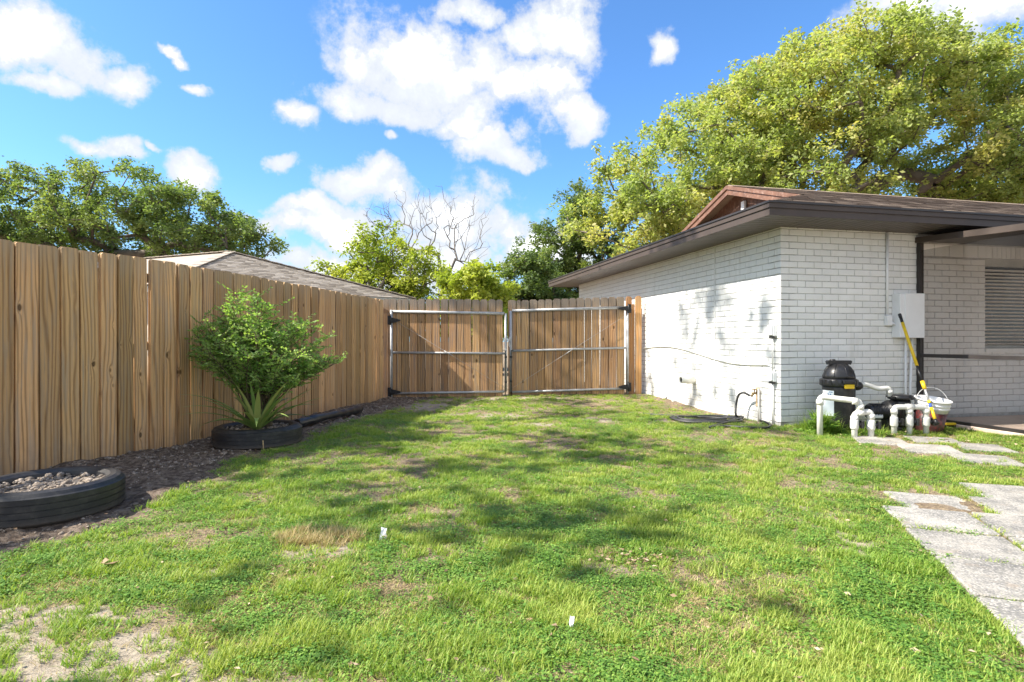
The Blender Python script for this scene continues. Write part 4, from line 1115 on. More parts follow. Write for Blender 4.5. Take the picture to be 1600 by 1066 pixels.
# ------------------------------------------------------------------ neighbour's house
nb = empty('neighbour_house', (0, 0, 0), 'neighbouring house with a pale brown shingled hip roof beyond the board fence', 'house')
A_ = Vector((-8.76, 18, 3.82)); L_ = Vector((-12.6, 19.6, 3.82)); R_ = Vector((-3.05, 18.4, 2.38)); F_ = Vector((-8.8, 13.9, 2.38)); G_ = Vector((-15.5, 16.4, 2.38)); K_ = Vector((-8.0, 23.5, 2.38)); H_ = Vector((-16, 23, 2.38))
m_ = MB()
m_.add([A_, L_, R_, F_, G_, K_, H_], [(0, 3, 2), (0, 1, 4, 3), (0, 2, 5), (1, 0, 5, 6), (1, 6, 4)])
nroof = m_.build('roof', 'shingle_pale', nb)
def slope_shingles(Apex_line, E0, E1, tops, name, seed):
    """shingle rows on the face with eave E0-E1 and top edge tops (one or two points)"""
    ux = (E1 - E0).normalized(); t0 = tops[0]; rel = t0 - E0; vv = rel - ux * rel.dot(ux); vlen = vv.length; vd = vv.normalized()
    if ux.cross(vd).z < 0: pass
    ul = (E1 - E0).length; a0 = (tops[0] - E0).dot(ux); a1 = (tops[-1] - E0).dot(ux)
    shingles(name, nroof, E0 + Vector((0, 0, 0.004)), ux, vd, ul, vlen, lambda v: a0 * v / vlen, lambda v: ul + (a1 - ul) * v / vlen, 'shingle_pale', rowh=0.14, tabw=0.25, th=0.006, seed=seed)
slope_shingles(None, F_, R_, [A_], 'shingle_rows', 31)
slope_shingles(None, G_, F_, [L_, A_], 'shingle_rows', 32)
for (a, b_) in ((A_, F_), (A_, R_), (A_, L_)):
    m_ = MB(); dd = b_ - a; n_ = max(1, int(dd.length / 0.2)); q_ = dd.normalized().to_track_quat('Y', 'Z').to_matrix().to_4x4()
    for k in range(n_):
        m_.box(-0.13, 0.13, 0, 0.19, 0.008 + 0.006 * (k % 2), 0.03 + 0.006 * (k % 2), Matrix.Translation(a + dd * k / n_) @ q_)
    m_.build('ridge_cap', 'shingle_pale', nroof)
m_ = MB()
for a, b_ in ((F_, R_), (G_, F_)):
    dd = (b_ - a); ang = math.atan2(dd.y, dd.x); m_.box(0.2, dd.length - 0.2, 0.5, 0.7, -0.1, 2.36, Matrix.Translation((a.x, a.y, 0)) @ Matrix.Rotation(ang, 4, 'Z'))
m_.build('wall', 'neighbour_wall', nb)
m_ = MB(); dd = R_ - F_; ang = math.atan2(dd.y, dd.x); m_.box(0, dd.length, 0, 0.03, 2.22, 2.372, Matrix.Translation((F_.x, F_.y, 0)) @ Matrix.Rotation(ang, 4, 'Z')); m_.build('fascia', 'window_frame_paint', nb)

# ------------------------------------------------------------------ shrub in the second tire
sh = empty('leafy_shrub', (T2[0], T2[1] + 0.03, 0.16), 'bushy bright green shrub with many thin stems growing in the tire by the fence', 'shrub')
st = MB(); LC = []; LS = []; LT = []; LD = []
rs = random.Random(5)
def env_ok(p):
    x, z = p.x, p.z
    return True
tips = []
for k in range(175):
    top_ = k < 22
    while True:
        u_, v_, w_ = rs.uniform(-1, 1), rs.uniform(-1, 1), rs.uniform(-1, 1)
        if u_ * u_ + v_ * v_ + w_ * w_ < 1: break
    if top_: tip = Vector((-.15 + .34 * u_, .2 * v_, 1.14 + .27 * w_))
    else: tip = Vector((.05 + .74 * u_, .46 * v_, .80 + .38 * w_ - .10 * u_))
    if k >= 145: tip = Vector((.05 + .42 * u_, .34 * v_, .50 + .16 * w_))
    if 22 <= k < 40: tip = Vector((-.50 + .2 * u_, .2 * v_, .78 + .2 * w_))
    b0 = Vector((rs.uniform(-.12, .12), rs.uniform(-.09, .09), 0))
    mid = b0 * .5 + tip * .45 + Vector((-tip.x * .12, 0, .05)) + Vector((rs.uniform(-.04, .04), rs.uniform(-.04, .04), rs.uniform(0, .06)))
    path = catmull([b0, mid, tip], 6); st.tube(path, [(0.008 if k % 3 == 0 else .0045) * (1 - .75 * i / len(path)) for i in range(len(path))], 5, False); tips.append(path)
for path in tips:
    n_ = len(path)
    for i in range(int(n_ * .68), n_):
        for s_ in range(2):
            a = rs.uniform(0, 6.28); L = rs.uniform(.09, .20)
            p0 = path[i]; dv = Vector((math.cos(a), math.sin(a) * .8, rs.uniform(-.1, 1.1))).normalized(); p1 = p0 + dv * L
            st.tube([p0, (p0 + p1) / 2 + Vector((0, 0, .008)), p1], [.003, .0022, .0012], 3, False)
            side = dv.cross(Vector((0, 0, 1))).normalized(); tn = rs.uniform(.15, .8)
            nl = 6
            for q in range(nl):
                t = .25 + .75 * q / (nl - 1)
                for sg in (-1, 1):
                    LC.append(p0 + dv * L * t); LD.append(dv * .55 + side * sg * .9 + Vector((rs.uniform(-.3, .3), rs.uniform(-.3, .3), rs.uniform(-.6, .6)))); LS.append(rs.uniform(.026, .050)); LT.append(min(1, max(0, tn + rs.uniform(-.2, .2))))
st.build('stems', 'stem_brown', sh)
link('foliage', leaf_mesh('foliage', np.array([tuple(v) for v in LC]), np.array(LS), 'leaf_bush', np.array(LT), dirs=np.array([tuple(v) for v in LD]), aspect=.48), sh)

# strap-leaved plant at its foot, each long leaf a part
ag = empty('agave_plant', (T2[0] + 0.06, T2[1] - 0.16, 0.16), 'spiky strap-leaved plant spreading over the front of the tire under the shrub', 'plant')
def strap(az, L, el0, curl, wd, matn, tint, fold=.35):
    n = 10; V = []; Fc = []; p = Vector((math.cos(az), math.sin(az), 0)) * .02; e_ = el0
    for i in range(n + 1):
        t = i / n; wv = wd * (0.55 + 1.1 * t - 1.65 * t * t + 0.0) if t < .999 else 0.001; wv = max(wv, .0015)
        dr = Vector((math.cos(az) * math.cos(e_), math.sin(az) * math.cos(e_), math.sin(e_))); sd = Vector((-math.sin(az), math.cos(az), 0)); up_ = sd.cross(dr) * -1
        V += [p - sd * wv + up_ * wv * fold, p.copy(), p + sd * wv + up_ * wv * fold]
        p = p + dr * (L / n); e_ -= curl / n
    for i in range(n):
        o_ = i * 3; Fc += [(o_, o_ + 1, o_ + 4, o_ + 3), (o_ + 1, o_ + 2, o_ + 5, o_ + 4)]
    me_ = mesh_np('leaf', [tuple(v) for v in V], Fc, matn, np.full(len(Fc), tint), smooth_=True)
    return me_
for k in range(34):
    az = k * 2.399 + rs.uniform(-.2, .2); inner = k < 14
    el = rs.uniform(1.0, 1.35) if inner else rs.uniform(.45, .95)
    L = rs.uniform(.52, .74) if inner else rs.uniform(.55, .85)
    link('leaf', strap(az, L, el, rs.uniform(.2, .7) if inner else rs.uniform(.5, 1.2), rs.uniform(.028, .040), 'leaf_agave', rs.uniform(.1, .9)), ag)
for az, L in ((-1.9, .46), (-1.2, .44), (-2.5, .5), (-.7, .48), (-1.55, .42), (-2.2, .5), (-.95, .5), (-2.8, .45)):
    o = link('dry_leaf', strap(az, L, .45, 3.2, .009, 'leaf_agave_dry', rs.random()), ag)

# ------------------------------------------------------------------ black drain sock on the bed
m_ = MB()
pa = Vector((-2.52, 6.75, .07)); pb = Vector((-2.14, 8.3, .085)); dd = pb - pa; N_ = 60; path = []; rad = []
for i in range(N_ + 1):
    t = i / N_; q = pa + dd * t + Vector((0.05 * math.sin(t * 4), 0, .014 * math.sin(t * 5)))
    path.append(q); rad.append((.052 + .0035 * math.sin(t * 44) + .006 * math.sin(t * 9)) * (1 if t < .985 else .8) * (.75 + .25 * min(1, abs(t - .33) / .08)))
m_.tube(path, rad, 18)
o = m_.build('drain_sock', 'black_plastic'); tag(o, 'black fabric-covered drain pipe lying on the bare bed below the fence', 'drain pipe')

# ------------------------------------------------------------------ garden hose, coiled by the wall
hose_pts = [fc.location + Vector((-.10, 0.01, -.045)), fc.location + Vector((-.17, .12, -.02))]
G = lambda px_, py_, z=0.0: Vector(((px_ - 800) / FP * (FP * (CH - z) / (py_ - 533)), FP * (CH - z) / (py_ - 533), 0))
tapx = [(1151, 606, 6.99, 0), (1149, 624, 6.9, 0), (1153, 645, 6.75, 0)]
hose_pts = [spos(.46, .10, .335), spos(.52, .15, .37), spos(.60, .17, .33), spos(.64, .18, .2), spos(.60, .2, .06)]
for (px_, py_) in ((1165, 653), (1195, 663), (1204, 668), (1195, 672), (1165, 672), (1130, 669), (1110, 670)):
    p = G(px_, py_); hose_pts.append(Vector((p.x, p.y, gzf(p.x, p.y) + .02)))
for turn in range(3):
    for k in range(10):
        a = 2 * math.pi * k / 10; cx, cy = G(1105, 657).x - 0.03 * turn, G(1105, 657).y + .02 * turn
        rr = (.42 - .08 * turn, .36 - .06 * turn)
        x, y = cx + rr[0] * 1.15 * math.cos(a) + rs.uniform(-.03, .03), cy + rr[1] * math.sin(a); y = min(y, 7.7 - 0)
        hose_pts.append(Vector((x, y, gzf(x, y) + .025 + .006 * turn)))
for (px_, py_) in ((1060, 652), (1030, 650), (1005, 648)):
    p = G(px_, py_); hose_pts.append(Vector((p.x, p.y, gzf(p.x, p.y) + .018)))
m_ = MB(); m_.tube(catmull(hose_pts, 6), .0145, 8)
o = m_.build('garden_hose', 'rubber_hose'); tag(o, 'black garden hose running from the tap and coiled on the grass by the wall', 'hose')
# broken pale blocks at the wall foot
for (px_, py_, s_, lab) in ((1037, 628, .07, 'pale lump of broken concrete at the wall foot near the gate'), (1052, 632, .045, 'smaller pale concrete lump right of the larger one by the wall')):
    p = G(px_, py_); b_ = MB(); b_.box(-s_, s_, -s_ * .6, s_ * .6, -.01, s_ * .9, ch=s_ * .3)
    b_.v = [(a[0] + rs.uniform(-.2, .2) * s_, a[1] + rs.uniform(-.2, .2) * s_, a[2] + rs.uniform(-.15, .15) * s_) for a in b_.v]
    o = b_.build('concrete_lump', 'concrete_block', None, (p.x, p.y, gzf(p.x, p.y)), rs.uniform(0, 2)); tag(o, lab, 'concrete lump')

# ------------------------------------------------------------------ pool equipment
FX, FY = 3.80, 6.70
flt = empty('pool_filter', (FX, FY, 0), 'black dome-topped pool filter tank with a blue and white label', 'pool filter')
m_ = MB(); m_.lathe([(0.14, 0), (0.16, 0.02), (0.165, .1), (.167, .3), (.172, .50), (.172, .515)], 40); m_.build('tank', 'black_plastic', flt)
m_ = MB(); m_.lathe([(.172, .515), (.19, .52), (.196, .535), (.196, .585), (.188, .60), (.172, .605)], 40)
for k in range(20):
    m_.box(.18, .2, -.012, .012, .53, .592, Matrix.Rotation(2 * math.pi * k / 20, 4, 'Z'))
m_.build('clamp_ring', 'black_plastic', flt)
m_ = MB(); m_.lathe([(.172, .604), (.168, .64), (.153, .69), (.125, .735), (.09, .765), (.06, .775), (.0005, .78)], 40)
for k in range(8):
    a = 2 * math.pi * k / 8; pr = [(.173, .61), (.169, .645), (.154, .695), (.126, .74), (.09, .77)]
    m_.tube([(r_ * math.cos(a), r_ * math.sin(a), z_) for r_, z_ in pr], .004, 5)
m_.build('dome_lid', 'black_plastic', flt)
m_ = MB(); m_.prism([(-.14, .80), (-.125, .765), (-.03, .775), (.03, .775), (.125, .765), (.14, .80), (.13, .815), (-.13, .815)], -.03, .03); m_.lathe([(.03, .77), (.03, .835), (.02, .84)], 14, Matrix.Translation((-.07, 0, -.01))); m_.build('top_handle', 'black_plastic', flt)
def curved_label(r_, a0, a1, z0, z1, nm, matn, par, lift=0.001):
    V = []; Fc = []; n = 12
    for i in range(n + 1):
        a = a0 + (a1 - a0) * i / n
        for z_ in (z0, z1):
            for rr in (r_ - .002, r_ + lift): V.append((rr * math.cos(a), rr * math.sin(a), z_))
    for i in range(n):
        b_ = i * 4; c_ = b_ + 4; Fc += [(b_ + 1, c_ + 1, c_ + 3, b_ + 3), (b_, b_ + 2, c_ + 2, c_), (b_ + 2, b_ + 3, c_ + 3, c_ + 2), (b_, c_, c_ + 1, b_ + 1)]
    mm = MB(); mm.add(V, Fc); return mm.build(nm, matn, par)
fa = math.atan2(-FY, -FX)
lb = curved_label(.169, fa - 1.25 + .0, fa - .28 + .0, .18, .47, 'label', 'label_white', flt, .0025)
curved_label(.1705, fa - 1.2, fa - .33, .375, .415, 'label_stripe', 'label_blue', lb, .0025)
for k in range(5): curved_label(.1705, fa - 1.15 + k * .15, fa - 1.05 + k * .15, .422 - 0, .436, 'label_text', 'label_blue', lb, .0025)
curved_label(.1705, fa - .62, fa - .36, .45, .458, 'label_text', 'label_blue', lb, .0025)
m_ = MB(); Ma = Matrix.Rotation(fa + .55, 4, 'Z'); m_.box(.19, .215, -.055, .055, .50, .55, Ma, .006); m_.build('clamp_latch', 'yellow_plastic', flt)
m_ = MB(); m_.box(.192, .222, -.08, .065, .548, .598, Ma, .012); m_.build('clamp_handle', 'black_plastic', flt)

# pipes: path with couplings
def pvc(name, label, paths, joints, valves, r_=.030):
    e = empty(name, (0, 0, 0), label, 'pvc pipes')
    e.location = (paths[0][0].x, paths[0][0].y, 0); off = Vector(e.location)
    for p in paths:
        m_ = MB(); m_.tube([q - off for q in smoothpath(p, .045, 6)], r_, 14); m_.build('pipe', 'pvc_white', e)
    for (p, ax, L) in joints:
        m_ = MB(); d_ = Vector(ax).normalized(); c_ = Vector(p) - off
        m_.tube([c_ - d_ * L / 2, c_ + d_ * L / 2], r_ * 1.24, 14); m_.build('coupling', 'pvc_white', e)
    for (p, side) in valves:
        c_ = Vector(p) - off
        m_ = MB(); m_.tube([c_ - Vector((0, 0, .055)), c_ - Vector((0, 0, .035)), c_ + Vector((0, 0, .035)), c_ + Vector((0, 0, .055))], [r_ * 1.2, r_ * 1.36, r_ * 1.36, r_ * 1.2], 14); v_ = m_.build('valve', 'pvc_white', e)
        m_ = MB(); m_.tube([c_ + Vector(side) * r_, c_ + Vector(side) * (r_ + .035)], .02, 10); m_.box(-.012, .012, -.03, .03, -.04, .04, Matrix.Translation(c_ + Vector(side) * (r_ + .04)), .004); m_.build('valve_handle', 'black_plastic', v_)
    return e
V3 = lambda px_, py_, Y: at(px_, Y, py_)
Yp = 6.30
z1 = V3(1281, 620, Yp); z2 = V3(1344, 627, 6.18)
A1 = [Vector((z1.x, z1.y, -.05)), z1, z2, Vector((z2.x, z2.y, zc(648, 6.18)))]
Yq = 6.18
l1 = V3(1335, 646, Yq); l2 = V3(1361, 643, Yq)
A2 = [Vector((l1.x, Yq, -.05)), l1, l2, Vector((l2.x, Yq, -.05))]
pvc('pipe_loop', 'cream white plastic pipes arching in front of the black filter tank', [A1, A2],
    [(z1 + Vector((0.055, 0, 0)), z2 - z1, .05), (z1 - Vector((0, 0, .06)), (0, 0, 1), .05), (z2 - Vector((0.055, 0, 0)), z2 - z1, .05), (z2 - Vector((0, 0, .06)), (0, 0, 1), .05),
     (l1 - Vector((0, 0, .055)), (0, 0, 1), .05), (l2 - Vector((0, 0, .055)), (0, 0, 1), .05), ((l1 + l2) / 2 + Vector((-.02, 0, 0)), l2 - l1, .07)],
    [((l1.x, Yq, zc(663, Yq)), (1, -.25, 0)), ((l2.x, Yq, zc(664, Yq)), (1, -.25, 0))])
Yr = 6.36
b1, b2, b3 = V3(1397, 636, Yr), V3(1421, 636, Yr), V3(1447, 636, Yr)
pvc('pipe_manifold', 'white plastic pipe manifold on three legs in front of the pump and bucket',
    [[Vector((b1.x, Yr, -.05)), b1, b3, Vector((b3.x, Yr, -.05))], [Vector((b2.x, Yr, -.05)), b2]],
    [(b1 - Vector((0, 0, .05)), (0, 0, 1), .05), (b3 - Vector((0, 0, .05)), (0, 0, 1), .05), (b2 - Vector((0, 0, .05)), (0, 0, 1), .05), (b2, (1, 0, 0), .08)],
    [((b1.x, Yr, zc(659, Yr)), (1, -.3, 0)), ((b2.x, Yr, zc(659, Yr)), (1, -.3, 0)), ((b3.x, Yr, zc(659, Yr)), (1, -.3, 0))], .0285)
# return pipe from filter to pump
Yt = 6.72
q0 = V3(1336, 603, Yt); q1 = V3(1352, 600, Yt); q2 = V3(1372, 608, 6.7); q3 = V3(1390, 606, 6.7); q4 = V3(1390, 620, 6.7)
rt = pvc('return_pipe', 'white plastic pipe linking the filter tank to the pump behind', [[q0, q1, q2, q3, q4]], [(q3 - Vector((0, 0, .05)), (0, 0, 1), .04)], [], .027)
m_ = MB(); o_ = Vector(rt.location); m_.tube([q0 - o_ - Vector((.03, 0, 0)), q0 - o_ + Vector((.045, 0, 0)), q0 - o_ + Vector((.075, 0, 0.005))], [.055, .052, .036], 16); m_.build('union', 'black_plastic', rt)
# pump
pm = empty('pool_pump', (V3(1400, 640, 6.7).x, 6.7, 0), 'black pool pump with a round strainer lid behind the pipe manifold', 'pool pump')
m_ = MB(); m_.lathe([(.085, .05), (.10, .07), (.105, .30), (.10, .36)], 24, Matrix.Translation((.05, 0, 0))); m_.build('strainer_housing', 'black_plastic', pm)
m_ = MB(); m_.lathe([(.10, .36), (.125, .365), (.13, .375), (.13, .405), (.11, .415), (.0005, .42)], 24, Matrix.Translation((.05, 0, 0)))
for k in range(4): m_.box(.1, .155, -.02, .02, .375, .4, Matrix.Translation((.05, 0, 0)) @ Matrix.Rotation(k * math.pi / 2 + .5, 4, 'Z'), .004)
m_.build('strainer_lid', 'black_plastic', pm)
m_ = MB(); Mx = Matrix.Translation((-.08, 0, .22)) @ Matrix.Rotation(R(90), 4, 'Y'); m_.lathe([(.07, -.26), (.085, -.24), (.09, -.05), (.12, -.04), (.135, 0), (.135, .05), (.10, .08)], 26, Mx)
for k in range(9): m_.lathe([(.09, -.22 + k * .018), (.096, -.22 + k * .018), (.096, -.213 + k * .018), (.09, -.213 + k * .018)], 26, Mx)
m_.build('motor', 'black_plastic', pm)
m_ = MB(); m_.box(-.32, .16, -.09, .09, 0.0, .045, ch=.008); m_.box(-.14, -.02, -.06, .06, .04, .14, ch=.008); m_.build('base_plate', 'black_plastic', pm)
m_ = MB(); m_.box(-.35, -.2, -.09, .0, .15, .2, ch=.01); m_.build('data_plate', 'panel_white', pm)
m_ = MB(); m_.tube(smoothpath([(.15, 0, .25), (.2, -.05, .25), (.24, -.1, .2), (.24, -.1, 0)], .04), .03, 12); m_.build('inlet', 'black_plastic', pm)

# bucket
bk = empty('bucket', (V3(1449, 650, 6.62).x, 6.62, 0.01), 'white plastic bucket with a dark red printed lower half beside the pump', 'bucket')
bk.rotation_euler = (R(9), R(4), 0)
m_ = MB(); m_.lathe([(.158, .24), (.164, .28), (.171, .285), (.171, .293), (.165, .296), (.167, .315), (.174, .32), (.174, .328), (.168, .332), (.171, .36), (.182, .364), (.182, .376), (.17, .378), (.166, .33), (.15, .25), (.13, .06)], 32); m_.build('rim_band', 'bucket_white', bk)
m_ = MB(); m_.lathe([(.0005, 0.0), (.138, 0.0), (.142, .01), (.158, .24), (.15, .24), (.135, .03), (.0005, .03)], 32); m_.build('lower_body', 'bucket_dark', bk)
m_ = MB(); m_.tube(arc((0, 0, .33), 0.1, math.pi - .1, .185, 14, (1, 0, 0), (0, .35, .9)), .003, 5); m_.build('handle', 'bucket_white', bk)

# pole with brush head leaning on the electrical panel
top = at(1405.5, 6.93, 491); bot = at(1463, 6.28, 661); 
br = empty('pole_brush', (bot.x, bot.y, 0), 'yellow and black telescopic pole brush leaning on the white electrical box', 'brush')
ob = Vector((bot.x, bot.y, 0)); dv = top - bot
def seg(a, b_, r_, nm, matn):
    m_ = MB(); m_.tube([bot + dv * a - ob, bot + dv * b_ - ob], r_, 12); m_.build(nm, matn, br)
seg(.965, 1.0, .0185, 'grip_end', 'black_plastic'); seg(.915, .965, .0165, 'grip', 'black_iron'); seg(.50, .915, .017, 'upper_pole', 'yellow_plastic')
seg(.36, .50, .013, 'middle_pole', 'black_iron'); seg(.29, .36, .021, 'pole_clamp', 'yellow_plastic'); seg(.19, .29, .012, 'lower_pole', 'galvanised')
seg(.165, .19, .017, 'collar', 'yellow_plastic'); seg(.13, .165, .015, 'blue_collar', 'blue_plastic'); seg(.03, .13, .017, 'lower_handle', 'yellow_plastic'); seg(-.01, .03, .02, 'socket', 'black_plastic')
hd = G(1473, 669); m_ = MB()
m_.box(-.15, .15, -.025, .025, .035, .065, Matrix.Translation((hd.x - ob.x, hd.y - ob.y, 0)), .008); m_.build('brush_head', 'yellow_plastic', br)
m_ = MB(); m_.tube([bot - ob + Vector((0, 0, 0)), Vector((hd.x - ob.x - .03, hd.y - ob.y, .06))], .02, 8); m_.build('head_joint', 'black_plastic', br)
m_ = MB()
for k in range(90):
    x = -.145 + .29 * rs.random(); y = rs.uniform(-.02, .02); m_.box(x, x + .004, y, y + .004, -.01, .036, Matrix.Translation((hd.x - ob.x, hd.y - ob.y, 0)))
o = m_.build('bristles', 'black_plastic', br); o['kind'] = 'stuff'

# ------------------------------------------------------------------ pavers
PO = Vector((2.30, 3.60, 0)); pa_ = R(-19.5); e1 = Vector((math.cos(pa_), math.sin(pa_), 0)); e2 = Vector((math.sin(pa_), -math.cos(pa_), 0))
pv = []
path_o = empty('stepping_slab_path', (PO.x, PO.y, 0)); tag(path_o, kind='structure')
def paver(c_, rot, w_=.438, d_=.438, z=.02, tilt=(0, 0)):
    m_ = MB(); m_.box(-w_ / 2, w_ / 2, -d_ / 2, d_ / 2, -.05, 0, ch=.006)
    b_ = m_.build('paver', 'aggregate_paver', path_o); b_.location = (c_.x - PO.x, c_.y - PO.y, z); b_.rotation_euler = (R(tilt[0]), R(tilt[1]), rot); pv.append((c_.x, c_.y, rot, w_, d_))
for row in range(0, 6):
    for col in range(0, 6):
        c_ = PO + e1 * (.457 * (col + .5)) + e2 * (.457 * (row + .5)); 
        if row == 0 and col == 0: pass
        paver(c_, pa_ + R(rs.uniform(-.8, .8)), z=.022 + rs.uniform(-.004, .004), tilt=(rs.uniform(-.6, .6), rs.uniform(-.6, .6)))
for row in (-1, -2):
    for col in range(0, 5):
        if row == -2 and col == 0: continue
        c_ = PO + e1 * (.457 * (col + .5) + (.22 if row == -2 else 0.12)) + e2 * (.457 * (row + .5)) + Vector((rs.uniform(-.03, .03), rs.uniform(-.03, .03), 0))
        paver(c_, pa_ + R(rs.uniform(-4, 4)), z=.014 + rs.uniform(-.006, .006), tilt=(rs.uniform(-1.2, 1.2), rs.uniform(-1.2, 1.2)))
for (x, y, w_, d_) in ((3.80, 5.95, .45, .45), (3.98, 5.50, .45, .45), (4.14, 5.05, .45, .45), (4.40, 6.0, .45, .45), (4.56, 5.58, .4, .45)):
    paver(Vector((x, y, 0)), R(-20 + rs.uniform(-3, 3)), w_, d_, z=.015 + rs.uniform(-.004, .004), tilt=(rs.uniform(-1, 1), rs.uniform(-1, 1)))
def on_paver(x, y, grow=0.0):
    m = np.zeros(len(x), bool)
    for (cx, cy, a, w_, d_) in pv:
        dx = x - cx; dy = y - cy; u = dx * math.cos(a) + dy * math.sin(a); v = -dx * math.sin(a) + dy * math.cos(a)
        m |= (np.abs(u) < w_ / 2 + grow) & (np.abs(v) < d_ / 2 + grow)
    return m

# ------------------------------------------------------------------ grass (ground cover)
def blades(name, n, rad, hmin, hmax, wd, matn, lean=.8, curve=.6, seed=0, tb=(.1, .9)):
    r_ = np.random.default_rng(seed); V = []; Fc = []; T = []
    for i in range(n):
        a = r_.uniform(0, 6.28); q = rad * math.sqrt(r_.random()); p = np.array((q * math.cos(a), q * math.sin(a), -.004)); h_ = r_.uniform(hmin, hmax)
        az = r_.uniform(0, 6.28); l = r_.uniform(.1, lean); dr = np.array((math.cos(az) * l, math.sin(az) * l, 1.0)); dr /= np.linalg.norm(dr); sd = np.array((-math.sin(az + r_.uniform(-.6, .6)), math.cos(az), 0)) * wd * r_.uniform(.7, 1.3)
        o_ = len(V); c = curve * r_.uniform(.3, 1)
        for t, wv in ((0, 1), (.5, .8), (1, .05)):
            pt = p + dr * h_ * t + np.array((math.cos(az), math.sin(az), -.35)) * h_ * c * t * t
            pt[2] = max(pt[2], .002 if t > 0 else -.004)
            V += [pt - sd * wv, pt + sd * wv]
        tt = r_.uniform(*tb); Fc += [(o_, o_ + 1, o_ + 3, o_ + 2), (o_ + 2, o_ + 3, o_ + 5, o_ + 4)]; T += [tt, min(1, tt + .08)]
    me_ = mesh_np(name, V, Fc, matn, T); return bpy.data.objects.new(name, me_)
def rosette(name, n, rad, size, matn, seed=0):
    r_ = np.random.default_rng(seed); V = []; Fc = []; T = []
    for i in range(n):
        a = r_.uniform(0, 6.28); q = rad * math.sqrt(r_.random()); s_ = size * r_.uniform(.6, 1.3); h_ = r_.uniform(.006, .034)
        c = np.array((q * math.cos(a), q * math.sin(a), h_)); az = r_.uniform(0, 6.28); dr = np.array((math.cos(az), math.sin(az), r_.uniform(-.2, .5))); sd = np.array((-math.sin(az), math.cos(az), r_.uniform(-.3, .3)))
        o_ = len(V); V += [c, c + dr * s_ * .35 + sd * s_ * .36, c + dr * s_ * .8 + sd * s_ * .28, c + dr * s_ * 1.05, c + dr * s_ * .8 - sd * s_ * .28, c + dr * s_ * .35 - sd * s_ * .36]
        tt = r_.uniform(.05, .95); Fc += [(o_, o_ + 1, o_ + 2, o_ + 3), (o_, o_ + 3, o_ + 4, o_ + 5)]; T += [tt, max(0, tt - .08)]
    me_ = mesh_np(name, V, Fc, matn, T); return bpy.data.objects.new(name, me_)
def scatter(name, P, rot, scl, idx_, sources, label, cat):
    coll = bpy.data.collections.new(name + '_sources')
    for i, s_ in enumerate(sources):
        s_.name = '%s_tuft_%02d' % (name, i); coll.objects.link(s_)
    me_ = bpy.data.meshes.new(name); me_.vertices.add(len(P)); me_.vertices.foreach_set('co', np.asarray(P, np.float32).ravel())
    for nm, arr, ty in (('rot', rot, 'FLOAT'), ('scl', scl, 'FLOAT'), ('pick', idx_, 'INT')):
        a = me_.attributes.new(nm, ty, 'POINT'); a.data.foreach_set('value', np.asarray(arr, np.int32 if ty == 'INT' else np.float32))
    me_.update()
    o = bpy.data.objects.new(name, me_); COL.objects.link(o); tag(o, label, cat, kind='stuff')
    ng = bpy.data.node_groups.new(name + '_scatter', 'GeometryNodeTree')
    ng.interface.new_socket('Geometry', in_out='INPUT', socket_type='NodeSocketGeometry'); ng.interface.new_socket('Geometry', in_out='OUTPUT', socket_type='NodeSocketGeometry')
    N = ng.nodes; Lk = ng.links
    gi = N.new('NodeGroupInput'); go = N.new('NodeGroupOutput'); ci = N.new('GeometryNodeCollectionInfo'); ci.inputs['Collection'].default_value = coll
    ci.inputs['Separate Children'].default_value = True; ci.inputs['Reset Children'].default_value = True
    ip = N.new('GeometryNodeInstanceOnPoints'); ip.inputs['Pick Instance'].default_value = True
    def na(nm, ty):
        q = N.new('GeometryNodeInputNamedAttribute'); q.data_type = ty; q.inputs['Name'].default_value = nm; return q.outputs['Attribute']
    cx = N.new('ShaderNodeCombineXYZ'); Lk.new(na('rot', 'FLOAT'), cx.inputs[2]); cs = N.new('ShaderNodeCombineXYZ'); s_ = na('scl', 'FLOAT')
    for k in range(3): Lk.new(s_, cs.inputs[k])
    er = N.new('FunctionNodeEulerToRotation'); Lk.new(cx.outputs[0], er.inputs[0])
    Lk.new(gi.outputs[0], ip.inputs['Points']); Lk.new(ci.outputs[0], ip.inputs['Instance']); Lk.new(na('pick', 'INT'), ip.inputs['Instance Index'])
    Lk.new(er.outputs[0], ip.inputs['Rotation']); Lk.new(cs.outputs[0], ip.inputs['Scale']); Lk.new(ip.outputs[0], go.inputs[0])
    md = o.modifiers.new('scatter', 'NODES'); md.node_group = ng
    return o
src = [blades('g', 38, .075, .014, .034, .0026, 'grass_blade', 1.3, .8, 1), blades('g', 32, .07, .016, .042, .0026, 'grass_blade', 1.1, .7, 2), blades('g', 30, .045, .03, .07, .0026, 'grass_blade', .7, .7, 3, (.35, 1)),
       blades('g', 32, .08, .012, .028, .0028, 'grass_blade', 1.9, .6, 4), rosette('g', 46, .08, .014, 'weed_leaf', 5), rosette('g', 34, .075, .018, 'weed_leaf', 6), rosette('g', 60, .08, .010, 'weed_leaf', 7),
       blades('g', 20, .07, .02, .05, .0020, 'grass_dry', 1.8, .8, 8, (0, 1)), blades('g', 30, .08, .012, .03, .0018, 'grass_dry', 3.0, .4, 9, (0, 1)), blades('g', 40, .06, .05, .11, .0018, 'grass_dry', .8, .5, 10, (0, 1))]
NG = 50000
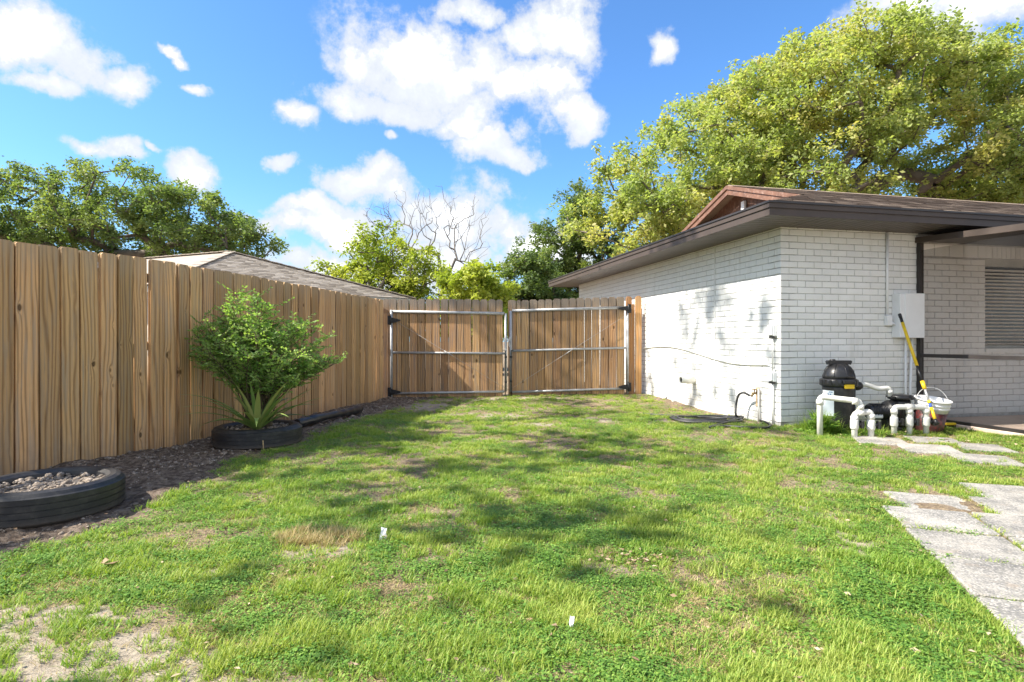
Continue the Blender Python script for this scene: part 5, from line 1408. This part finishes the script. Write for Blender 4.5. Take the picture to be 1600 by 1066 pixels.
# more points close to the camera where single blades show
yy = 1.45 + (11.0 - 1.45) * rng.random(NG * 3) ** 1.35
xx = rng.uniform(-1.0, 1.0, NG * 3) * (yy * .93 + .25)
keep = xx > -3.6
dens = (1 - bed_mask(xx, yy)) * (1 - .80 * sand_mask(xx, yy)) * (1 - .72 * wallstrip(xx, yy))
dens *= .26 + .74 * smooth(.32, .54, fbm(xx * 2.3, yy * 2.3, 33, 4))
dens *= np.where(on_paver(xx, yy, 0.0), .0, 1)
u_ = (xx - HC[0]) * D2[0] + (yy - HC[1]) * D2[1]; v_ = (xx - HC[0]) * D1[0] + (yy - HC[1]) * D1[1]
inside = (u_ > 0.0) & (v_ > -.01); onslab = (u_ > PU - .08) & (v_ > -5.3)
keep &= ~inside & ~onslab & (yy < 10.62) & (np.hypot(xx - T1[0], yy - T1[1]) > .44) & (np.hypot(xx - T2[0], yy - T2[1]) > .46)
keep &= rng.random(NG * 3) < dens
xx, yy = xx[keep][:NG], yy[keep][:NG]; n = len(xx)
wm = fbm(xx * 2.6, yy * 2.6, 44, 4); sm_ = sand_mask(xx, yy); edge = smooth(.02, .5, bed_mask(xx, yy))
r1 = rng.random(n); pick = np.where(r1 < smooth(.40, .66, wm) * .50 + .18, rng.integers(4, 7, n), rng.integers(0, 4, n))
pick = np.where(rng.random(n) < .24 + .45 * smooth(.5, .7, fbm(xx * 2.1, yy * 2.1, 71, 3)) + .45 * sm_, rng.integers(7, 9, n), pick)
pick = np.where((sm_ > .35) & (rng.random(n) < .5), 2, pick); clump = fbm(xx * 5, yy * 5, 50, 2); pick = np.where((clump > .62) & (rng.random(n) < .7), 2, pick); dm = np.hypot((xx + 1.02) / .22, (yy - 3.0) / .13) < 1; pick = np.where(dm & (rng.random(n) < .45), 9, pick)
scl = rng.uniform(.45, .85, n) * (1 - .2 * sm_) * np.where((yy > 6), 1.1, 1.0)
scatter('grass', np.stack([xx, yy, gz(xx, yy)], 1), rng.uniform(0, 6.28, n), scl, pick, src, 'patchy green lawn of short grass and weeds in front of the gate', 'grass')

# taller weeds round the pool pipes and a few along the patio edge
wsrc = [blades('w', 30, .05, .08, .20, .003, 'grass_blade', .8, .6, 60, (.2, .8)), rosette('w', 60, .06, .03, 'weed_leaf', 61), blades('w', 26, .05, .06, .16, .003, 'weed_leaf', 1.0, .8, 62)]
wsrc[1].data.vertices.foreach_get
P = []; 
for (px_, py_, sx_, sy_, k_, h_) in ((1286, 676, .10, .08, 46, 1.15), (1318, 672, .22, .1, 34, .7), (1352, 678, .2, .1, 24, .7), (1430, 680, .2, .06, 10, .45), (1300, 668, .2, .12, 20, .8), (1490, 680, .3, .08, 14, .45), (1545, 690, .3, .06, 14, .45), (1370, 672, .15, .1, 16, .6), (1560, 728, .35, .08, 14, .4), (1272, 668, .1, .05, 10, .6)):
    c_ = G(px_, py_)
    for q in range(k_):
        x, y = c_.x + rng.normal(0, sx_), c_.y + rng.normal(0, sy_)
        if (x - HC[0]) * D1[0] + (y - HC[1]) * D1[1] > -.03 and x > 3.2: continue
        P.append((x, y, gzf(x, y), h_ * rng.uniform(.6, 1.3), rng.integers(0, 3)))
for q in range(26):          # tall weed column beside the filter
    c_ = G(1284, 678); P.append((c_.x + rng.normal(0, .06), c_.y + rng.normal(0, .05), gzf(c_.x, c_.y) + rng.uniform(0, .2), rng.uniform(.8, 1.2), rng.integers(0, 3)))
P = np.array(P)
scatter('weeds', P[:, :3], rng.uniform(0, 6.28, len(P)), P[:, 3], P[:, 4].astype(int), wsrc, 'taller green weeds growing round the pool filter and pipes', 'weeds')

# fallen leaves and chips (litter nobody could count)
n = 900; yy = 1.6 + 9 * rng.random(n) ** 1.5; xx = rng.uniform(-1, 1, n) * yy * .9; k = (xx > -3.4) & ~on_paver(xx, yy)
ex, ey = [], []
for q in range(420):
    c_ = G(rng.uniform(1380, 1600), rng.uniform(670, 700)); ex.append(c_.x); ey.append(c_.y)
for (px_, py_, sx_, sy_, k_) in ((985, 876, .10, .05, 90), (790, 770, .06, .04, 30), (640, 770, .08, .04, 30), (470, 905, .12, .05, 40), (1010, 730, .1, .08, 25)):
    c_ = G(px_, py_)
    for q in range(k_): ex.append(c_.x + rng.normal(0, sx_)); ey.append(c_.y + rng.normal(0, sy_))
xx = np.concatenate([xx[k], np.array(ex)]); yy = np.concatenate([yy[k], np.array(ey)])
u_ = (xx - HC[0]) * D2[0] + (yy - HC[1]) * D2[1]; v_ = (xx - HC[0]) * D1[0] + (yy - HC[1]) * D1[1]; k = ~((u_ > 0) & (v_ > 0)) & (yy < 10.6); xx, yy = xx[k], yy[k]; n = len(xx)
me_ = leaf_mesh('leaf_litter', np.stack([xx, yy, gz(xx, yy) + rng.uniform(.006, .03, n)], 1), rng.uniform(.012, .035, n), 'fallen_leaf', rng.random(n), flat=.85)
tag(link('leaf_litter', me_), 'dry brown fallen leaves and chips scattered over the lawn', 'leaf litter', kind='stuff')

# single bits lying in the grass
def scrap(px_, py_, s_, matn, label, cat, name, up=0.03):
    p = G(px_, py_); m_ = MB(); V = []
    for j in range(4):
        for i in range(3):
            V.append(Vector(((i - 1) * s_ * .35 + rs.uniform(-.1, .1) * s_, rs.uniform(-.12, .12) * s_, j * s_ * .5 + rs.uniform(-.08, .08) * s_)))
    Fc = [(j * 3 + i, j * 3 + i + 1, (j + 1) * 3 + i + 1, (j + 1) * 3 + i) for j in range(3) for i in range(2)]
    V2 = V + [v + Vector((0, .0015, 0)) for v in V]; m_.add(V2, Fc + [tuple(q + 12 for q in f[::-1]) for f in Fc])
    o = m_.build(name, matn, None, (p.x, p.y, gzf(p.x, p.y) + up)); o.rotation_euler = (R(-25), R(8), rs.uniform(-.3, .3)); tag(o, label, cat)
scrap(597, 846, .045, 'paper_scrap', 'white paper scrap standing up in the middle of the lawn', 'paper scrap', 'paper_scrap', .0)
scrap(893, 984, .022, 'paper_scrap', 'tiny white crumpled scrap in the foreground grass', 'paper scrap', 'paper_scrap', .02)
def dead_leaf(px_, py_, s_, label):
    p = G(px_, py_); me_ = leaf_mesh('dry_leaf', np.array([(0, 0, 0.0), (.002, .004, .002)]), np.array([s_, s_ * .8]), 'fallen_leaf', np.array([.4, .6]), flat=.7, aspect=.6)
    o = link('dry_leaf', me_, None, (p.x, p.y, gzf(p.x, p.y) + .03)); tag(o, label, 'leaf')
dead_leaf(160, 893, .07, 'curled brown dead leaf on the grass in front of the left tire')
dead_leaf(1374, 805, .07, 'tan dead leaf on the grass beside the paver path')
dead_leaf(868, 985, .05, 'pale brown dead leaf beside the tiny white scrap')
